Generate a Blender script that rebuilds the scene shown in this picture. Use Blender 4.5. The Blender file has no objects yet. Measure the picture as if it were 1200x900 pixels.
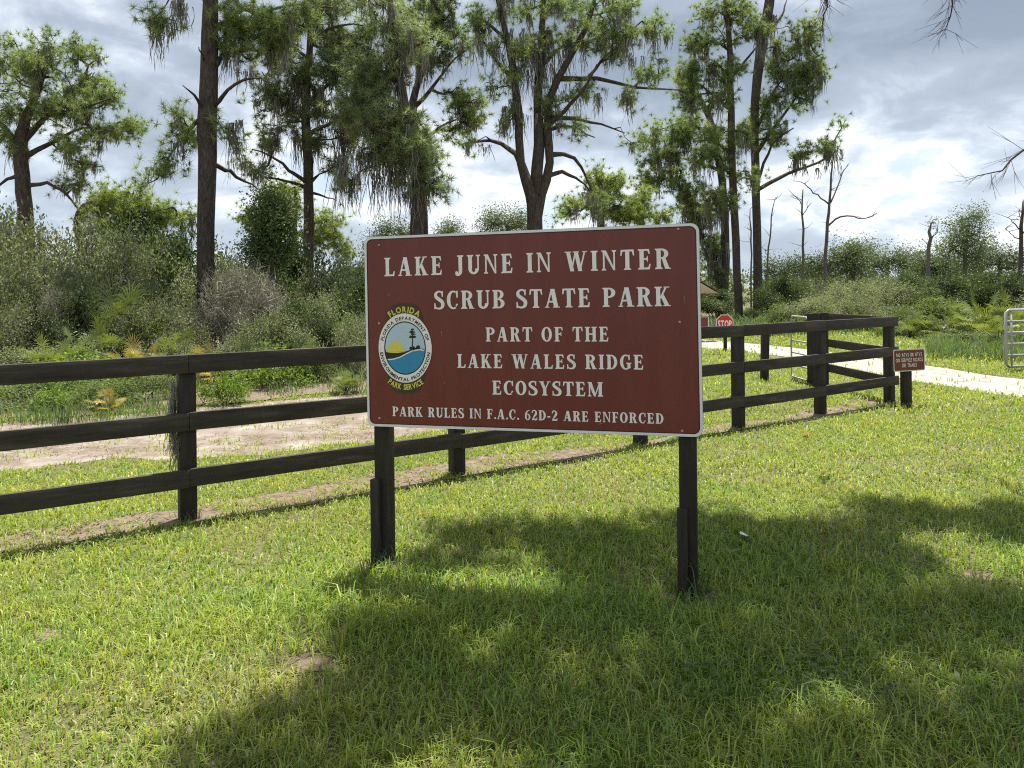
import bpy, math, random
import numpy as np
from mathutils import Vector, Matrix, Euler

SC = bpy.context.scene
COL = SC.collection
rad = math.radians

# ------------------------------------------------------------------ camera, sky, sun, exposure
EYE = 1.7
F_PX, CX, CY = 900.0, 600.0, 339.0          # focal length and horizon centre on a 1200 x 900 frame
TH = math.atan(0.011)                       # camera roll
cam_d = bpy.data.cameras.new('camera')
cam_d.sensor_width = 36.0
cam_d.lens = 36.0 * F_PX / 1200.0
cam_d.shift_y = -(450.0 - CY) / 1200.0
cam_d.clip_start = 0.05
cam_d.clip_end = 3000
cam = bpy.data.objects.new('camera', cam_d)
cam.location = (0, 0, EYE)
cam.rotation_euler = (Matrix.Rotation(rad(90), 3, 'X') @ Matrix.Rotation(-TH, 3, 'Z')).to_euler()
COL.objects.link(cam)
SC.camera = cam

SUN_EL = rad(75)
SUN_H = Vector((0.42, 0.907, 0)).normalized()          # horizontal direction towards the sun
SUN_DIR = Vector((SUN_H.x * math.cos(SUN_EL), SUN_H.y * math.cos(SUN_EL), math.sin(SUN_EL)))
sun_d = bpy.data.lights.new('sun', 'SUN')
sun_d.energy = 5.0
sun_d.angle = rad(0.55)
sun_d.color = (1.0, 0.95, 0.87)
sun = bpy.data.objects.new('sun', sun_d)
sun.rotation_euler = (-SUN_DIR).to_track_quat('-Z', 'Y').to_euler()
sun.location = (0, 0, 30)
COL.objects.link(sun)

world = bpy.data.worlds.new('World')
SC.world = world
world.use_nodes = True
wn, wl = world.node_tree.nodes, world.node_tree.links
wn.clear()


def N(nodes, kind, **kw):
    n = nodes.new(kind)
    for k, v in kw.items():
        if k.startswith('i_'):
            n.inputs[k[2:].replace('_', ' ')].default_value = v
        else:
            setattr(n, k, v)
    return n


def ramp(nodes, stops, interp='LINEAR'):
    r = nodes.new('ShaderNodeValToRGB')
    r.color_ramp.interpolation = interp
    el = r.color_ramp.elements
    while len(el) < len(stops):
        el.new(0.5)
    for e, (p, c) in zip(el, stops):
        e.position = p
        e.color = (c[0], c[1], c[2], 1) if len(c) == 3 else c
    return r


def math_node(nodes, links, op, a, b=None, clamp=False):
    m = nodes.new('ShaderNodeMath')
    m.operation = op
    m.use_clamp = clamp
    for i, v in enumerate((a, b)):
        if v is None:
            continue
        if isinstance(v, (int, float)):
            m.inputs[i].default_value = v
        else:
            links.new(v, m.inputs[i])
    return m.outputs[0]


def build_world():
    out = wn.new('ShaderNodeOutputWorld')
    sky = wn.new('ShaderNodeTexSky')
    sky.sky_type = 'NISHITA'
    sky.sun_disc = False
    sky.sun_elevation = SUN_EL
    sky.sun_rotation = math.atan2(SUN_H.x, SUN_H.y)
    sky.air_density = 1.0
    sky.dust_density = 1.2
    tc = wn.new('ShaderNodeTexCoord')
    sep = wn.new('ShaderNodeSeparateXYZ')
    wl.new(tc.outputs['Generated'], sep.inputs[0])
    zc = math_node(wn, wl, 'MAXIMUM', sep.outputs['Z'], 0.0)
    zd = math_node(wn, wl, 'ADD', zc, 0.34)
    px = math_node(wn, wl, 'DIVIDE', sep.outputs['X'], zd)
    py = math_node(wn, wl, 'DIVIDE', sep.outputs['Y'], zd)
    pv = wn.new('ShaderNodeCombineXYZ')
    wl.new(px, pv.inputs[0])
    wl.new(py, pv.inputs[1])

    def noise(scale, detail, rough, off, dist=0.0):
        mp = N(wn, 'ShaderNodeMapping')
        mp.inputs['Location'].default_value = off
        wl.new(pv.outputs[0], mp.inputs['Vector'])
        n = N(wn, 'ShaderNodeTexNoise')
        n.inputs['Scale'].default_value = scale
        n.inputs['Detail'].default_value = detail
        n.inputs['Roughness'].default_value = rough
        n.inputs['Distortion'].default_value = dist
        wl.new(mp.outputs[0], n.inputs['Vector'])
        return n.outputs['Fac']
    cov = noise(1.45, 10, 0.52, CLOUD_OFF, 0.12)          # where there is cloud, and how thick
    fine = noise(5.0, 9, 0.62, (3.1, 7.7, 0), 0.4)
    dens = math_node(wn, wl, 'ADD', math_node(wn, wl, 'MULTIPLY', cov, 0.74), math_node(wn, wl, 'MULTIPLY', fine, 0.26))
    body = ramp(wn, [(0.36, (0.47, 0.58, 0.71)), (0.405, (0.62, 0.70, 0.79)), (0.43, (0.81, 0.82, 0.83)), (0.46, (0.73, 0.76, 0.79)),
                     (0.49, (0.51, 0.57, 0.65)), (0.535, (0.345, 0.40, 0.485)), (0.62, (0.235, 0.285, 0.36))])
    wl.new(dens, body.inputs[0])
    mask = ramp(wn, [(0.34, (0, 0, 0)), (0.44, (1, 1, 1))])
    wl.new(dens, mask.inputs[0])
    # the Nishita sky behind the clouds
    bg_sky = wn.new('ShaderNodeBackground')
    bg_sky.inputs['Strength'].default_value = 0.07
    wl.new(sky.outputs[0], bg_sky.inputs['Color'])
    bg_cl = wn.new('ShaderNodeBackground')
    bg_cl.inputs['Strength'].default_value = CLOUD_STRENGTH
    # cloud decks pale towards the horizon
    hz = ramp(wn, [(0.0, (1, 1, 1)), (0.30, (0, 0, 0))])
    wl.new(zc, hz.inputs[0])
    hm = math_node(wn, wl, 'MULTIPLY', hz.outputs[0], 0.40)
    mixc = N(wn, 'ShaderNodeMix', data_type='RGBA')
    wl.new(hm, mixc.inputs['Factor'])
    wl.new(body.outputs[0], mixc.inputs['A'])
    mixc.inputs['B'].default_value = (0.62, 0.71, 0.79, 1)
    wl.new(mixc.outputs['Result'], bg_cl.inputs['Color'])
    mx = wn.new('ShaderNodeMixShader')
    mk = math_node(wn, wl, 'MAXIMUM', math_node(wn, wl, 'MULTIPLY', mask.outputs[0], 0.97), 0.72)
    wl.new(mk, mx.inputs[0])
    wl.new(bg_sky.outputs[0], mx.inputs[1])
    wl.new(bg_cl.outputs[0], mx.inputs[2])
    wl.new(mx.outputs[0], out.inputs['Surface'])


CLOUD_OFF = (-8.2, -1.9, 0)
CLOUD_STRENGTH = 0.66
build_world()
SC.view_settings.view_transform = 'Standard'
SC.view_settings.look = 'None'
SC.view_settings.gamma = 1.0
SC.view_settings.use_curve_mapping = False
SC.view_settings.exposure = 1.12
SC.cycles.max_bounces = 6
SC.cycles.diffuse_bounces = 3
SC.cycles.glossy_bounces = 2
SC.cycles.transmission_bounces = 4
SC.cycles.use_denoising = False
SC.cycles.filter_width = 1.1

# ------------------------------------------------------------------ helpers
cT, sT = math.cos(TH), math.sin(TH)


def ray(px, py):
    u, v = (px - CX) / F_PX, (CY - py) / F_PX
    return np.array((u * cT + v * sT, 1.0, -u * sT + v * cT))


def at(px, py, Y):
    """World point seen at a place in the photograph, Y metres away."""
    return ray(px, py) * Y + np.array((0, 0, EYE))


def gnd(px, py):
    r = ray(px, py)
    return (r * (EYE / -r[2]) + np.array((0, 0, EYE)))


def base_y(px, Y):
    """Row of the photograph where flat ground Y metres away is seen."""
    u = (px - CX) / F_PX
    b = -EYE / Y
    v = (b + u * sT) / cT
    return CY - v * F_PX


class Geo:
    def __init__(self):
        self.v, self.t, self.q, self.n, self.c = [], [], [], 0, []
        self.ng = []

    def add(self, v, tri=None, quad=None, col=1.0):
        v = np.asarray(v, float).reshape(-1, 3)
        if tri is not None and len(tri):
            self.t.append(np.asarray(tri, int).reshape(-1, 3) + self.n)
        if quad is not None and len(quad):
            self.q.append(np.asarray(quad, int).reshape(-1, 4) + self.n)
        c = np.asarray(col, float)
        if c.ndim == 0:
            c = np.full((len(v), 3), float(c))
        elif c.ndim == 1 and len(c) == 3 and len(v) != 3:
            c = np.tile(c, (len(v), 1))
        self.c.append(c)
        self.v.append(v)
        self.n += len(v)

    def poly(self, v):
        v = np.asarray(v, float).reshape(-1, 3)
        self.ng.append(list(range(self.n, self.n + len(v))))
        self.v.append(v)
        self.c.append(np.ones((len(v), 3)))
        self.n += len(v)

    def box(self, c, size, rz=0.0, M=None, taper=1.0):
        sx, sy, sz = [s / 2 for s in size]
        v = np.array([(-sx, -sy, -sz), (sx, -sy, -sz), (sx, sy, -sz), (-sx, sy, -sz),
                      (-sx * taper, -sy * taper, sz), (sx * taper, -sy * taper, sz), (sx * taper, sy * taper, sz), (-sx * taper, sy * taper, sz)])
        if M is not None:
            v = v @ np.array(M).T
        else:
            c_, s_ = math.cos(rz), math.sin(rz)
            v = v @ np.array(((c_, s_, 0), (-s_, c_, 0), (0, 0, 1)))
        self.add(v + np.asarray(c, float), quad=[(0, 3, 2, 1), (4, 5, 6, 7), (0, 1, 5, 4), (1, 2, 6, 5), (2, 3, 7, 6), (3, 0, 4, 7)])

    def tube(self, pts, radii, sides=8, cap=True):
        pts = np.asarray(pts, float)
        n = len(pts)
        radii = np.broadcast_to(np.asarray(radii, float), (n,))
        d = np.gradient(pts, axis=0)
        d /= np.linalg.norm(d, axis=1)[:, None] + 1e-9
        a = np.array((0.0, 0.0, 1.0)) if abs(d[0][2]) < 0.8 else np.array((1.0, 0, 0))
        vs = []
        ang = np.linspace(0, 2 * math.pi, sides, endpoint=False)
        u = np.cross(d[0], a)
        u /= np.linalg.norm(u)
        for i in range(n):
            u = u - d[i] * np.dot(u, d[i])
            u /= np.linalg.norm(u) + 1e-9
            w = np.cross(d[i], u)
            vs.append(pts[i] + radii[i] * (np.cos(ang)[:, None] * u + np.sin(ang)[:, None] * w))
        quad = []
        for i in range(n - 1):
            for j in range(sides):
                k = (j + 1) % sides
                quad.append((i * sides + j, i * sides + k, (i + 1) * sides + k, (i + 1) * sides + j))
        tri = []
        if cap and sides > 3:
            for j in range(1, sides - 1):
                tri.append((0, j + 1, j))
                b = (n - 1) * sides
                tri.append((b, b + j, b + j + 1))
        self.add(np.concatenate(vs), tri=tri, quad=quad)

    def build(self, name, mat, parent=None, smooth=False, base=None, bevel=0.0):
        me = bpy.data.meshes.new(name)
        if not self.v:
            V = np.zeros((0, 3))
        else:
            V = np.concatenate(self.v)
        C = np.concatenate(self.c) if self.c else np.zeros((0, 3))
        if base is None and parent is not None and parent.type == 'EMPTY':
            base = np.array(parent.location)
        elif base is None and parent is not None and 'base' in parent:
            base = np.array(parent['base'])
        if base is not None:
            V = V - np.asarray(base)
        T = np.concatenate(self.t) if self.t else np.zeros((0, 3), int)
        Q = np.concatenate(self.q) if self.q else np.zeros((0, 4), int)
        if self.ng:
            faces = [tuple(x) for x in T] + [tuple(x) for x in Q] + [tuple(x) for x in self.ng]
            me.from_pydata([tuple(x) for x in V], [], faces)
        else:
            me.vertices.add(len(V))
            me.vertices.foreach_set('co', V.astype(np.float32).ravel())
            nl = len(T) * 3 + len(Q) * 4
            me.loops.add(nl)
            me.loops.foreach_set('vertex_index', np.concatenate((T.ravel(), Q.ravel())).astype(np.int32))
            me.polygons.add(len(T) + len(Q))
            ls = np.concatenate((np.arange(len(T)) * 3, len(T) * 3 + np.arange(len(Q)) * 4)).astype(np.int32)
            me.polygons.foreach_set('loop_start', ls)
            me.update(calc_edges=True)
        if smooth:
            me.polygons.foreach_set('use_smooth', np.ones(len(me.polygons), bool))
        at_ = me.attributes.new('col', 'FLOAT_COLOR', 'POINT')
        C4 = np.ones((len(V), 4), np.float32)
        C4[:, :3] = C
        at_.data.foreach_set('color', C4.ravel())
        me.validate()
        o = bpy.data.objects.new(name, me)
        COL.objects.link(o)
        me.materials.append(mat)
        if parent is not None:
            o.parent = parent
        if base is not None:
            o['base'] = [float(x) for x in base]
        if bevel:
            b = o.modifiers.new('bevel', 'BEVEL')
            b.width = bevel
            b.segments = 2
            b.limit_method = 'ANGLE'
        return o


def thing(name, label, cat, loc, group=None, kind=None):
    o = bpy.data.objects.new(name, None)
    o.empty_display_size = 0.2
    o.location = tuple(float(x) for x in loc)
    COL.objects.link(o)
    tag(o, label, cat, group, kind)
    return o


def tag(o, label=None, cat=None, group=None, kind=None):
    if label:
        o['label'] = label
    if cat:
        o['category'] = cat
    if group:
        o['group'] = group
    if kind:
        o['kind'] = kind
    return o


_H = np.random.RandomState(5).rand(256, 256)


def vnoise(x, y, s):
    x, y = np.asarray(x) * s + 71.3, np.asarray(y) * s + 33.7
    i, j = np.floor(x).astype(int), np.floor(y).astype(int)
    fx, fy = x - i, y - j
    fx, fy = fx * fx * (3 - 2 * fx), fy * fy * (3 - 2 * fy)
    a, b = _H[i % 256, j % 256], _H[(i + 1) % 256, j % 256]
    c, d = _H[i % 256, (j + 1) % 256], _H[(i + 1) % 256, (j + 1) % 256]
    return (a * (1 - fx) + b * fx) * (1 - fy) + (c * (1 - fx) + d * fx) * fy


def fbm(x, y, s, o=4):
    r, a, t = 0, 1.0, 0
    for k in range(o):
        r = r + a * vnoise(x, y, s * 2 ** k)
        t += a
        a *= 0.5
    return r / t


def in_poly(x, y, P):
    P = np.asarray(P)[:, :2]
    ins = np.zeros(len(x), bool)
    j = len(P) - 1
    for i in range(len(P)):
        xi, yi, xj, yj = P[i][0], P[i][1], P[j][0], P[j][1]
        if yi != yj:
            ins ^= ((yi > y) != (yj > y)) & (x < (xj - xi) * (y - yi) / (yj - yi) + xi)
        j = i
    return ins


def unit(v):
    return v / (np.linalg.norm(v, axis=-1, keepdims=True) + 1e-9)


# ------------------------------------------------------------------ materials
def new_mat(name):
    m = bpy.data.materials.new(name)
    m.use_nodes = True
    nt = m.node_tree
    b = nt.nodes['Principled BSDF']
    return m, nt.nodes, nt.links, b


def leaf_mat(name, c1, c2, trans=0.45, tcol=(1.25, 1.2, 0.55), rough=0.55, spec=0.3, rnd=0.25, nscale=0.6):
    """Leaves: colour varies by clump, by leaf (attribute) and by plant; light passes through."""
    m, n, l, b = new_mat(name)
    tc = n.new('ShaderNodeTexCoord')
    nz = N(n, 'ShaderNodeTexNoise')
    nz.inputs['Scale'].default_value = nscale
    nz.inputs['Detail'].default_value = 3
    l.new(tc.outputs['Object'], nz.inputs['Vector'])
    r = ramp(n, [(0.32, c1), (0.68, c2)])
    l.new(nz.outputs['Fac'], r.inputs[0])
    a = N(n, 'ShaderNodeAttribute', attribute_name='col')
    mx = N(n, 'ShaderNodeMix', data_type='RGBA', blend_type='MULTIPLY')
    mx.inputs['Factor'].default_value = 1
    l.new(r.outputs[0], mx.inputs['A'])
    l.new(a.outputs['Color'], mx.inputs['B'])
    oi = n.new('ShaderNodeObjectInfo')
    hs = n.new('ShaderNodeHueSaturation')
    v = math_node(n, l, 'ADD', math_node(n, l, 'MULTIPLY', oi.outputs['Random'], rnd), 1 - rnd / 2)
    l.new(v, hs.inputs['Value'])
    l.new(mx.outputs['Result'], hs.inputs['Color'])
    l.new(hs.outputs[0], b.inputs['Base Color'])
    b.inputs['Roughness'].default_value = rough
    b.inputs['Specular IOR Level'].default_value = spec
    tr = n.new('ShaderNodeBsdfTranslucent')
    mt = N(n, 'ShaderNodeMix', data_type='RGBA', blend_type='MULTIPLY')
    mt.inputs['Factor'].default_value = 1
    l.new(hs.outputs[0], mt.inputs['A'])
    mt.inputs['B'].default_value = (*tcol, 1)
    l.new(mt.outputs['Result'], tr.inputs['Color'])
    ms = n.new('ShaderNodeMixShader')
    ms.inputs[0].default_value = trans
    l.new(b.outputs[0], ms.inputs[1])
    l.new(tr.outputs[0], ms.inputs[2])
    l.new(ms.outputs[0], n['Material Output'].inputs['Surface'])
    return m


def rough_mat(name, cols, scale=4.0, stretch=(1, 1, 1), rough=0.8, spec=0.3, bump=0.3, bscale=None, detail=8, pos=None, bdist=0.01, rrough=0.6, metal=0.0):
    """Noise-varied matt surface with bump, stretched along an axis if wished."""
    m, n, l, b = new_mat(name)
    tc = n.new('ShaderNodeTexCoord')
    mp = n.new('ShaderNodeMapping')
    mp.inputs['Scale'].default_value = stretch
    l.new(tc.outputs['Object'], mp.inputs['Vector'])
    nz = N(n, 'ShaderNodeTexNoise')
    nz.inputs['Scale'].default_value = scale
    nz.inputs['Detail'].default_value = detail
    nz.inputs['Roughness'].default_value = rrough
    l.new(mp.outputs[0], nz.inputs['Vector'])
    k = len(cols)
    r = ramp(n, [((0.3 + 0.4 * i / (k - 1)) if pos is None else pos[i], c) for i, c in enumerate(cols)])
    l.new(nz.outputs['Fac'], r.inputs[0])
    l.new(r.outputs[0], b.inputs['Base Color'])
    b.inputs['Roughness'].default_value = rough
    b.inputs['Specular IOR Level'].default_value = spec
    b.inputs['Metallic'].default_value = metal
    if bump:
        nb = N(n, 'ShaderNodeTexNoise')
        nb.inputs['Scale'].default_value = bscale or scale * 3
        nb.inputs['Detail'].default_value = 6
        l.new(mp.outputs[0], nb.inputs['Vector'])
        bp = n.new('ShaderNodeBump')
        bp.inputs['Strength'].default_value = bump
        bp.inputs['Distance'].default_value = bdist
        l.new(nb.outputs['Fac'], bp.inputs['Height'])
        l.new(bp.outputs[0], b.inputs['Normal'])
    return m


def bark_mat(name, c_dark, c_light, scale=7.0):
    m, n, l, b = new_mat(name)
    tc = n.new('ShaderNodeTexCoord')
    mp = n.new('ShaderNodeMapping')
    mp.inputs['Scale'].default_value = (1, 1, 0.30)
    l.new(tc.outputs['Object'], mp.inputs['Vector'])
    wp = N(n, 'ShaderNodeTexNoise')
    wp.inputs['Scale'].default_value = scale
    wp.inputs['Detail'].default_value = 4
    l.new(mp.outputs[0], wp.inputs['Vector'])
    va = N(n, 'ShaderNodeVectorMath', operation='MULTIPLY_ADD')
    l.new(wp.outputs['Color'], va.inputs[0])
    va.inputs[1].default_value = (0.22, 0.22, 0.22)
    l.new(mp.outputs[0], va.inputs[2])
    vo = N(n, 'ShaderNodeTexVoronoi', feature='DISTANCE_TO_EDGE')
    vo.inputs['Scale'].default_value = scale * 1.9
    l.new(va.outputs[0], vo.inputs['Vector'])
    nz = N(n, 'ShaderNodeTexNoise')
    nz.inputs['Scale'].default_value = scale * 2.2
    nz.inputs['Detail'].default_value = 9
    nz.inputs['Roughness'].default_value = 0.7
    l.new(mp.outputs[0], nz.inputs['Vector'])
    s = math_node(n, l, 'ADD', math_node(n, l, 'MULTIPLY', vo.outputs['Distance'], 0.55), nz.outputs['Fac'])
    r = ramp(n, [(0.35, c_dark), (0.85, c_light)])
    l.new(s, r.inputs[0])
    l.new(r.outputs[0], b.inputs['Base Color'])
    b.inputs['Roughness'].default_value = 0.9
    b.inputs['Specular IOR Level'].default_value = 0.15
    bp = n.new('ShaderNodeBump')
    bp.inputs['Strength'].default_value = 0.9
    bp.inputs['Distance'].default_value = 0.04
    l.new(s, bp.inputs['Height'])
    l.new(bp.outputs[0], b.inputs['Normal'])
    return m


def flat_mat(name, c, rough=0.5, spec=0.4, wear=0.08, scale=9.0, coat=0.0):
    m, n, l, b = new_mat(name)
    tc = n.new('ShaderNodeTexCoord')
    nz = N(n, 'ShaderNodeTexNoise')
    nz.inputs['Scale'].default_value = scale
    nz.inputs['Detail'].default_value = 7
    l.new(tc.outputs['Object'], nz.inputs['Vector'])
    r = ramp(n, [(0.3, tuple(x * (1 - wear) for x in c)), (0.7, tuple(min(1, x * (1 + wear)) for x in c))])
    l.new(nz.outputs['Fac'], r.inputs[0])
    l.new(r.outputs[0], b.inputs['Base Color'])
    rr = math_node(n, l, 'ADD', math_node(n, l, 'MULTIPLY', nz.outputs['Fac'], 0.2), rough - 0.1)
    l.new(rr, b.inputs['Roughness'])
    b.inputs['Specular IOR Level'].default_value = spec
    b.inputs['Coat Weight'].default_value = coat
    return m


MAT = {}
MAT['ground'] = rough_mat('lawn_soil', [(0.055, 0.060, 0.022), (0.095, 0.095, 0.035), (0.15, 0.125, 0.065)], scale=26, bump=0.6, bscale=40, bdist=0.02)
MAT['sand'] = rough_mat('white_sand', [(0.15, 0.125, 0.10), (0.30, 0.275, 0.245), (0.40, 0.375, 0.34)], scale=2.2, detail=12, bump=0.5, bscale=25, bdist=0.03, rrough=0.7)
MAT['track'] = rough_mat('littered_sand', [(0.095, 0.070, 0.050), (0.165, 0.128, 0.098), (0.245, 0.215, 0.185), (0.345, 0.315, 0.28)], pos=(0.3, 0.45, 0.58, 0.7), scale=1.6, detail=12, bump=0.5, bscale=30, bdist=0.03, rrough=0.75)
MAT['litter'] = rough_mat('pine_litter', [(0.075, 0.052, 0.034), (0.15, 0.112, 0.078), (0.23, 0.18, 0.135)], scale=9, detail=12, bump=0.7, bscale=50, bdist=0.03, rrough=0.75)
MAT['needle'] = leaf_mat('litter_needles', (0.17, 0.115, 0.072), (0.29, 0.22, 0.155), trans=0.1, rnd=0)
MAT['grass'] = leaf_mat('lawn_grass', (0.250, 0.328, 0.066), (0.300, 0.370, 0.084), trans=0.40, tcol=(1.2, 1.15, 0.5), rnd=0, nscale=0.4, spec=0.4, rough=0.45)
MAT['weed'] = leaf_mat('weed_leaf', (0.095, 0.150, 0.042), (0.155, 0.205, 0.068), trans=0.45, rnd=0.2)
MAT['pine'] = leaf_mat('pine_needles', (0.155, 0.220, 0.098), (0.245, 0.300, 0.125), trans=0.48, tcol=(1.1, 1.15, 0.6), rnd=0.12, nscale=0.35, spec=0.25, rough=0.5)
MAT['pine_y'] = leaf_mat('young_pine_needles', (0.16, 0.235, 0.065), (0.235, 0.30, 0.09), trans=0.45, rnd=0.1, nscale=0.5, spec=0.4, rough=0.45)
MAT['pine_grey'] = leaf_mat('grey_pine_needles', (0.170, 0.225, 0.125), (0.260, 0.305, 0.160), trans=0.48, tcol=(1.08, 1.12, 0.7), rnd=0.12, nscale=0.35, spec=0.25, rough=0.5)
MAT['moss'] = leaf_mat('spanish_moss', (0.150, 0.146, 0.125), (0.25, 0.245, 0.21), trans=0.25, tcol=(1, 1, 0.95), rnd=0.1, nscale=0.8, spec=0.05, rough=0.9)
MAT['oak'] = leaf_mat('scrub_oak_leaves', (0.140, 0.175, 0.092), (0.265, 0.290, 0.180), trans=0.32, rnd=0.45, nscale=1.4, spec=0.2, rough=0.65)
MAT['oak_dark'] = leaf_mat('shiny_oak_leaves', (0.055, 0.088, 0.034), (0.115, 0.155, 0.062), trans=0.32, rnd=0.4, nscale=1.4, spec=0.25, rough=0.55)
MAT['lichen'] = leaf_mat('lichened_twigs', (0.20, 0.19, 0.14), (0.32, 0.30, 0.235), trans=0.15, tcol=(1, 1, .9), rnd=0.15, nscale=1.2, spec=0.1, rough=0.9)
MAT['bright'] = leaf_mat('fresh_leaves', (0.12, 0.21, 0.028), (0.20, 0.29, 0.05), trans=0.45, rnd=0.2, nscale=2.5, spec=0.4)
MAT['palm'] = leaf_mat('palmetto_fronds', (0.12, 0.17, 0.05), (0.20, 0.24, 0.075), trans=0.38, rnd=0.3, nscale=1.5, spec=0.35, rough=0.45)
MAT['palm_y'] = leaf_mat('yellow_palmetto_fronds', (0.22, 0.21, 0.045), (0.34, 0.27, 0.075), trans=0.35, rnd=0.3, nscale=2.5, spec=0.5, rough=0.4)
MAT['far'] = leaf_mat('far_leaves', (0.075, 0.110, 0.055), (0.130, 0.165, 0.080), trans=0.30, rnd=0.45, nscale=0.4, spec=0.3)
MAT['bark'] = bark_mat('pine_bark', (0.028, 0.022, 0.019), (0.125, 0.101, 0.085))
MAT['snag'] = bark_mat('weathered_dead_wood', (0.07, 0.06, 0.055), (0.20, 0.18, 0.165), scale=9)
MAT['stem'] = bark_mat('grey_stem_bark', (0.08, 0.072, 0.06), (0.21, 0.195, 0.165), scale=14)
MAT['fence'] = rough_mat('black_stained_timber', [(0.018, 0.013, 0.011), (0.042, 0.033, 0.026), (0.105, 0.085, 0.068)], scale=2.2, stretch=(1, 1, 9), rough=0.72, spec=0.35, bump=0.35, bscale=14, bdist=0.006, pos=(0.3, 0.55, 0.8))
MAT['post'] = rough_mat('black_stained_post', [(0.013, 0.010, 0.008), (0.026, 0.020, 0.016), (0.060, 0.048, 0.038)], scale=2.6, stretch=(9, 9, 1), rough=0.7, spec=0.35, bump=0.4, bscale=14, bdist=0.006, pos=(0.3, 0.55, 0.8))
MAT['brown'] = rough_mat('brown_sign_paint', [(0.118, 0.0180, 0.0125), (0.138, 0.0205, 0.0140), (0.150, 0.027, 0.019)], scale=2.4, stretch=(5, 5, 0.7), rough=0.36, spec=0.5, bump=0.02, bscale=30, bdist=0.001)
MAT['white'] = flat_mat('white_sign_vinyl', (0.78, 0.75, 0.71), rough=0.5, wear=0.06, scale=30)
MAT['edge'] = flat_mat('white_sign_edge', (0.70, 0.69, 0.68), rough=0.45, wear=0.06, scale=12)
MAT['line'] = flat_mat('dark_sign_line', (0.035, 0.008, 0.007), rough=0.5)
MAT['olive'] = flat_mat('emblem_olive', (0.045, 0.036, 0.020), rough=0.5)
MAT['black'] = flat_mat('emblem_black', (0.015, 0.016, 0.013), rough=0.5)
MAT['yellow'] = flat_mat('emblem_yellow', (0.66, 0.56, 0.09), rough=0.5)
MAT['skyblue'] = flat_mat('emblem_pale_blue', (0.44, 0.56, 0.64), rough=0.5, wear=0.03)
MAT['lakeblue'] = flat_mat('emblem_lake_blue', (0.030, 0.235, 0.42), rough=0.5, wear=0.03)
MAT['deepgreen'] = flat_mat('emblem_dark_green', (0.018, 0.024, 0.010), rough=0.5)
MAT['red'] = flat_mat('stop_red', (0.50, 0.022, 0.025), rough=0.4, wear=0.05)
MAT['steel'] = flat_mat('galvanised_steel', (0.30, 0.31, 0.31), rough=0.42, wear=0.12, scale=14)
MAT['bolt'] = flat_mat('bolt_steel', (0.40, 0.30, 0.27), rough=0.4)
MAT['tan'] = flat_mat('tan_board', (0.55, 0.47, 0.36), rough=0.7, wear=0.1)
MAT['roof'] = flat_mat('brown_roof_sheet', (0.07, 0.045, 0.035), rough=0.6, wear=0.15)
MAT['dry'] = leaf_mat('dry_leaf', (0.20, 0.09, 0.045), (0.30, 0.16, 0.08), trans=0.2, rnd=0.3)

exec_parts = True
# ------------------------------------------------------------------ ground, roads
FENCE_PX = [(222, 612), (536, 557), (747, 520), (865, 501.5), (965, 486), (1047, 472.5)]
fence_pts = [gnd(*p)[:2] for p in FENCE_PX]
a0, a1 = fence_pts[0], fence_pts[-1]
fdir = (a1 - a0) / np.linalg.norm(a1 - a0)
fence_pts = [a0 + fdir * np.dot(p - a0, fdir) for p in fence_pts]
fn = np.array((fdir[1], -fdir[0]))                         # towards the camera
pre = [a0 - fdir * 4.86, a0 - fdir * 2.43]
fence_pts = pre + fence_pts
f_ang = math.atan2(fdir[1], fdir[0])

road_far = [(40, -6), (16, 8.6), (11.5, 11.6), (9.1, 13.5), (8.75, 15.3), (8.35, 18.2), (7.75, 21), (6.2, 24.8), (3.5, 28.5), (-2, 33), (-10, 37)]
road_near = [(40, -10), (14.5, 6.6), (9.6, 9.6), (7.65, 11.35), (7.25, 12.7), (6.85, 14.9), (6.6, 18.2), (5.3, 21.2), (2.2, 25), (-3, 29.5), (-11, 33.5)]
track_far = [(-26, -1.2), (-13, 6.3), (-6.75, 10.1), (-4.3, 11.5), (-2.4, 12.7), (-0.6, 14.6), (0.6, 17.5), (1.6, 21), (3.2, 25.5)]
track_near = [(-24, -4.5), (-11, 3.7), (-4.95, 7.3), (-3.2, 8.0), (-1.65, 8.75), (0.4, 10.4), (1.8, 13.8), (3.0, 18.0), (4.6, 22.6)]


def resample(P, step):
    P = np.asarray(P, float)
    # Catmull-Rom
    Q = np.vstack((2 * P[0] - P[1], P, 2 * P[-1] - P[-2]))
    out = []
    for i in range(1, len(Q) - 2):
        p0, p1, p2, p3 = Q[i - 1], Q[i], Q[i + 1], Q[i + 2]
        n = max(2, int(np.linalg.norm(p2 - p1) / step))
        t = np.linspace(0, 1, n, endpoint=False)[:, None]
        out.append(0.5 * ((2 * p1) + (-p0 + p2) * t + (2 * p0 - 5 * p1 + 4 * p2 - p3) * t ** 2 + (-p0 + 3 * p1 - 3 * p2 + p3) * t ** 3))
    out.append(P[-1][None])
    return np.concatenate(out)


def by_len(P, n):
    d = np.concatenate(([0], np.cumsum(np.linalg.norm(np.diff(P, axis=0), axis=1))))
    s = np.linspace(0, d[-1], n)
    return np.stack([np.interp(s, d, P[:, k]) for k in range(P.shape[1])], 1)


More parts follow.
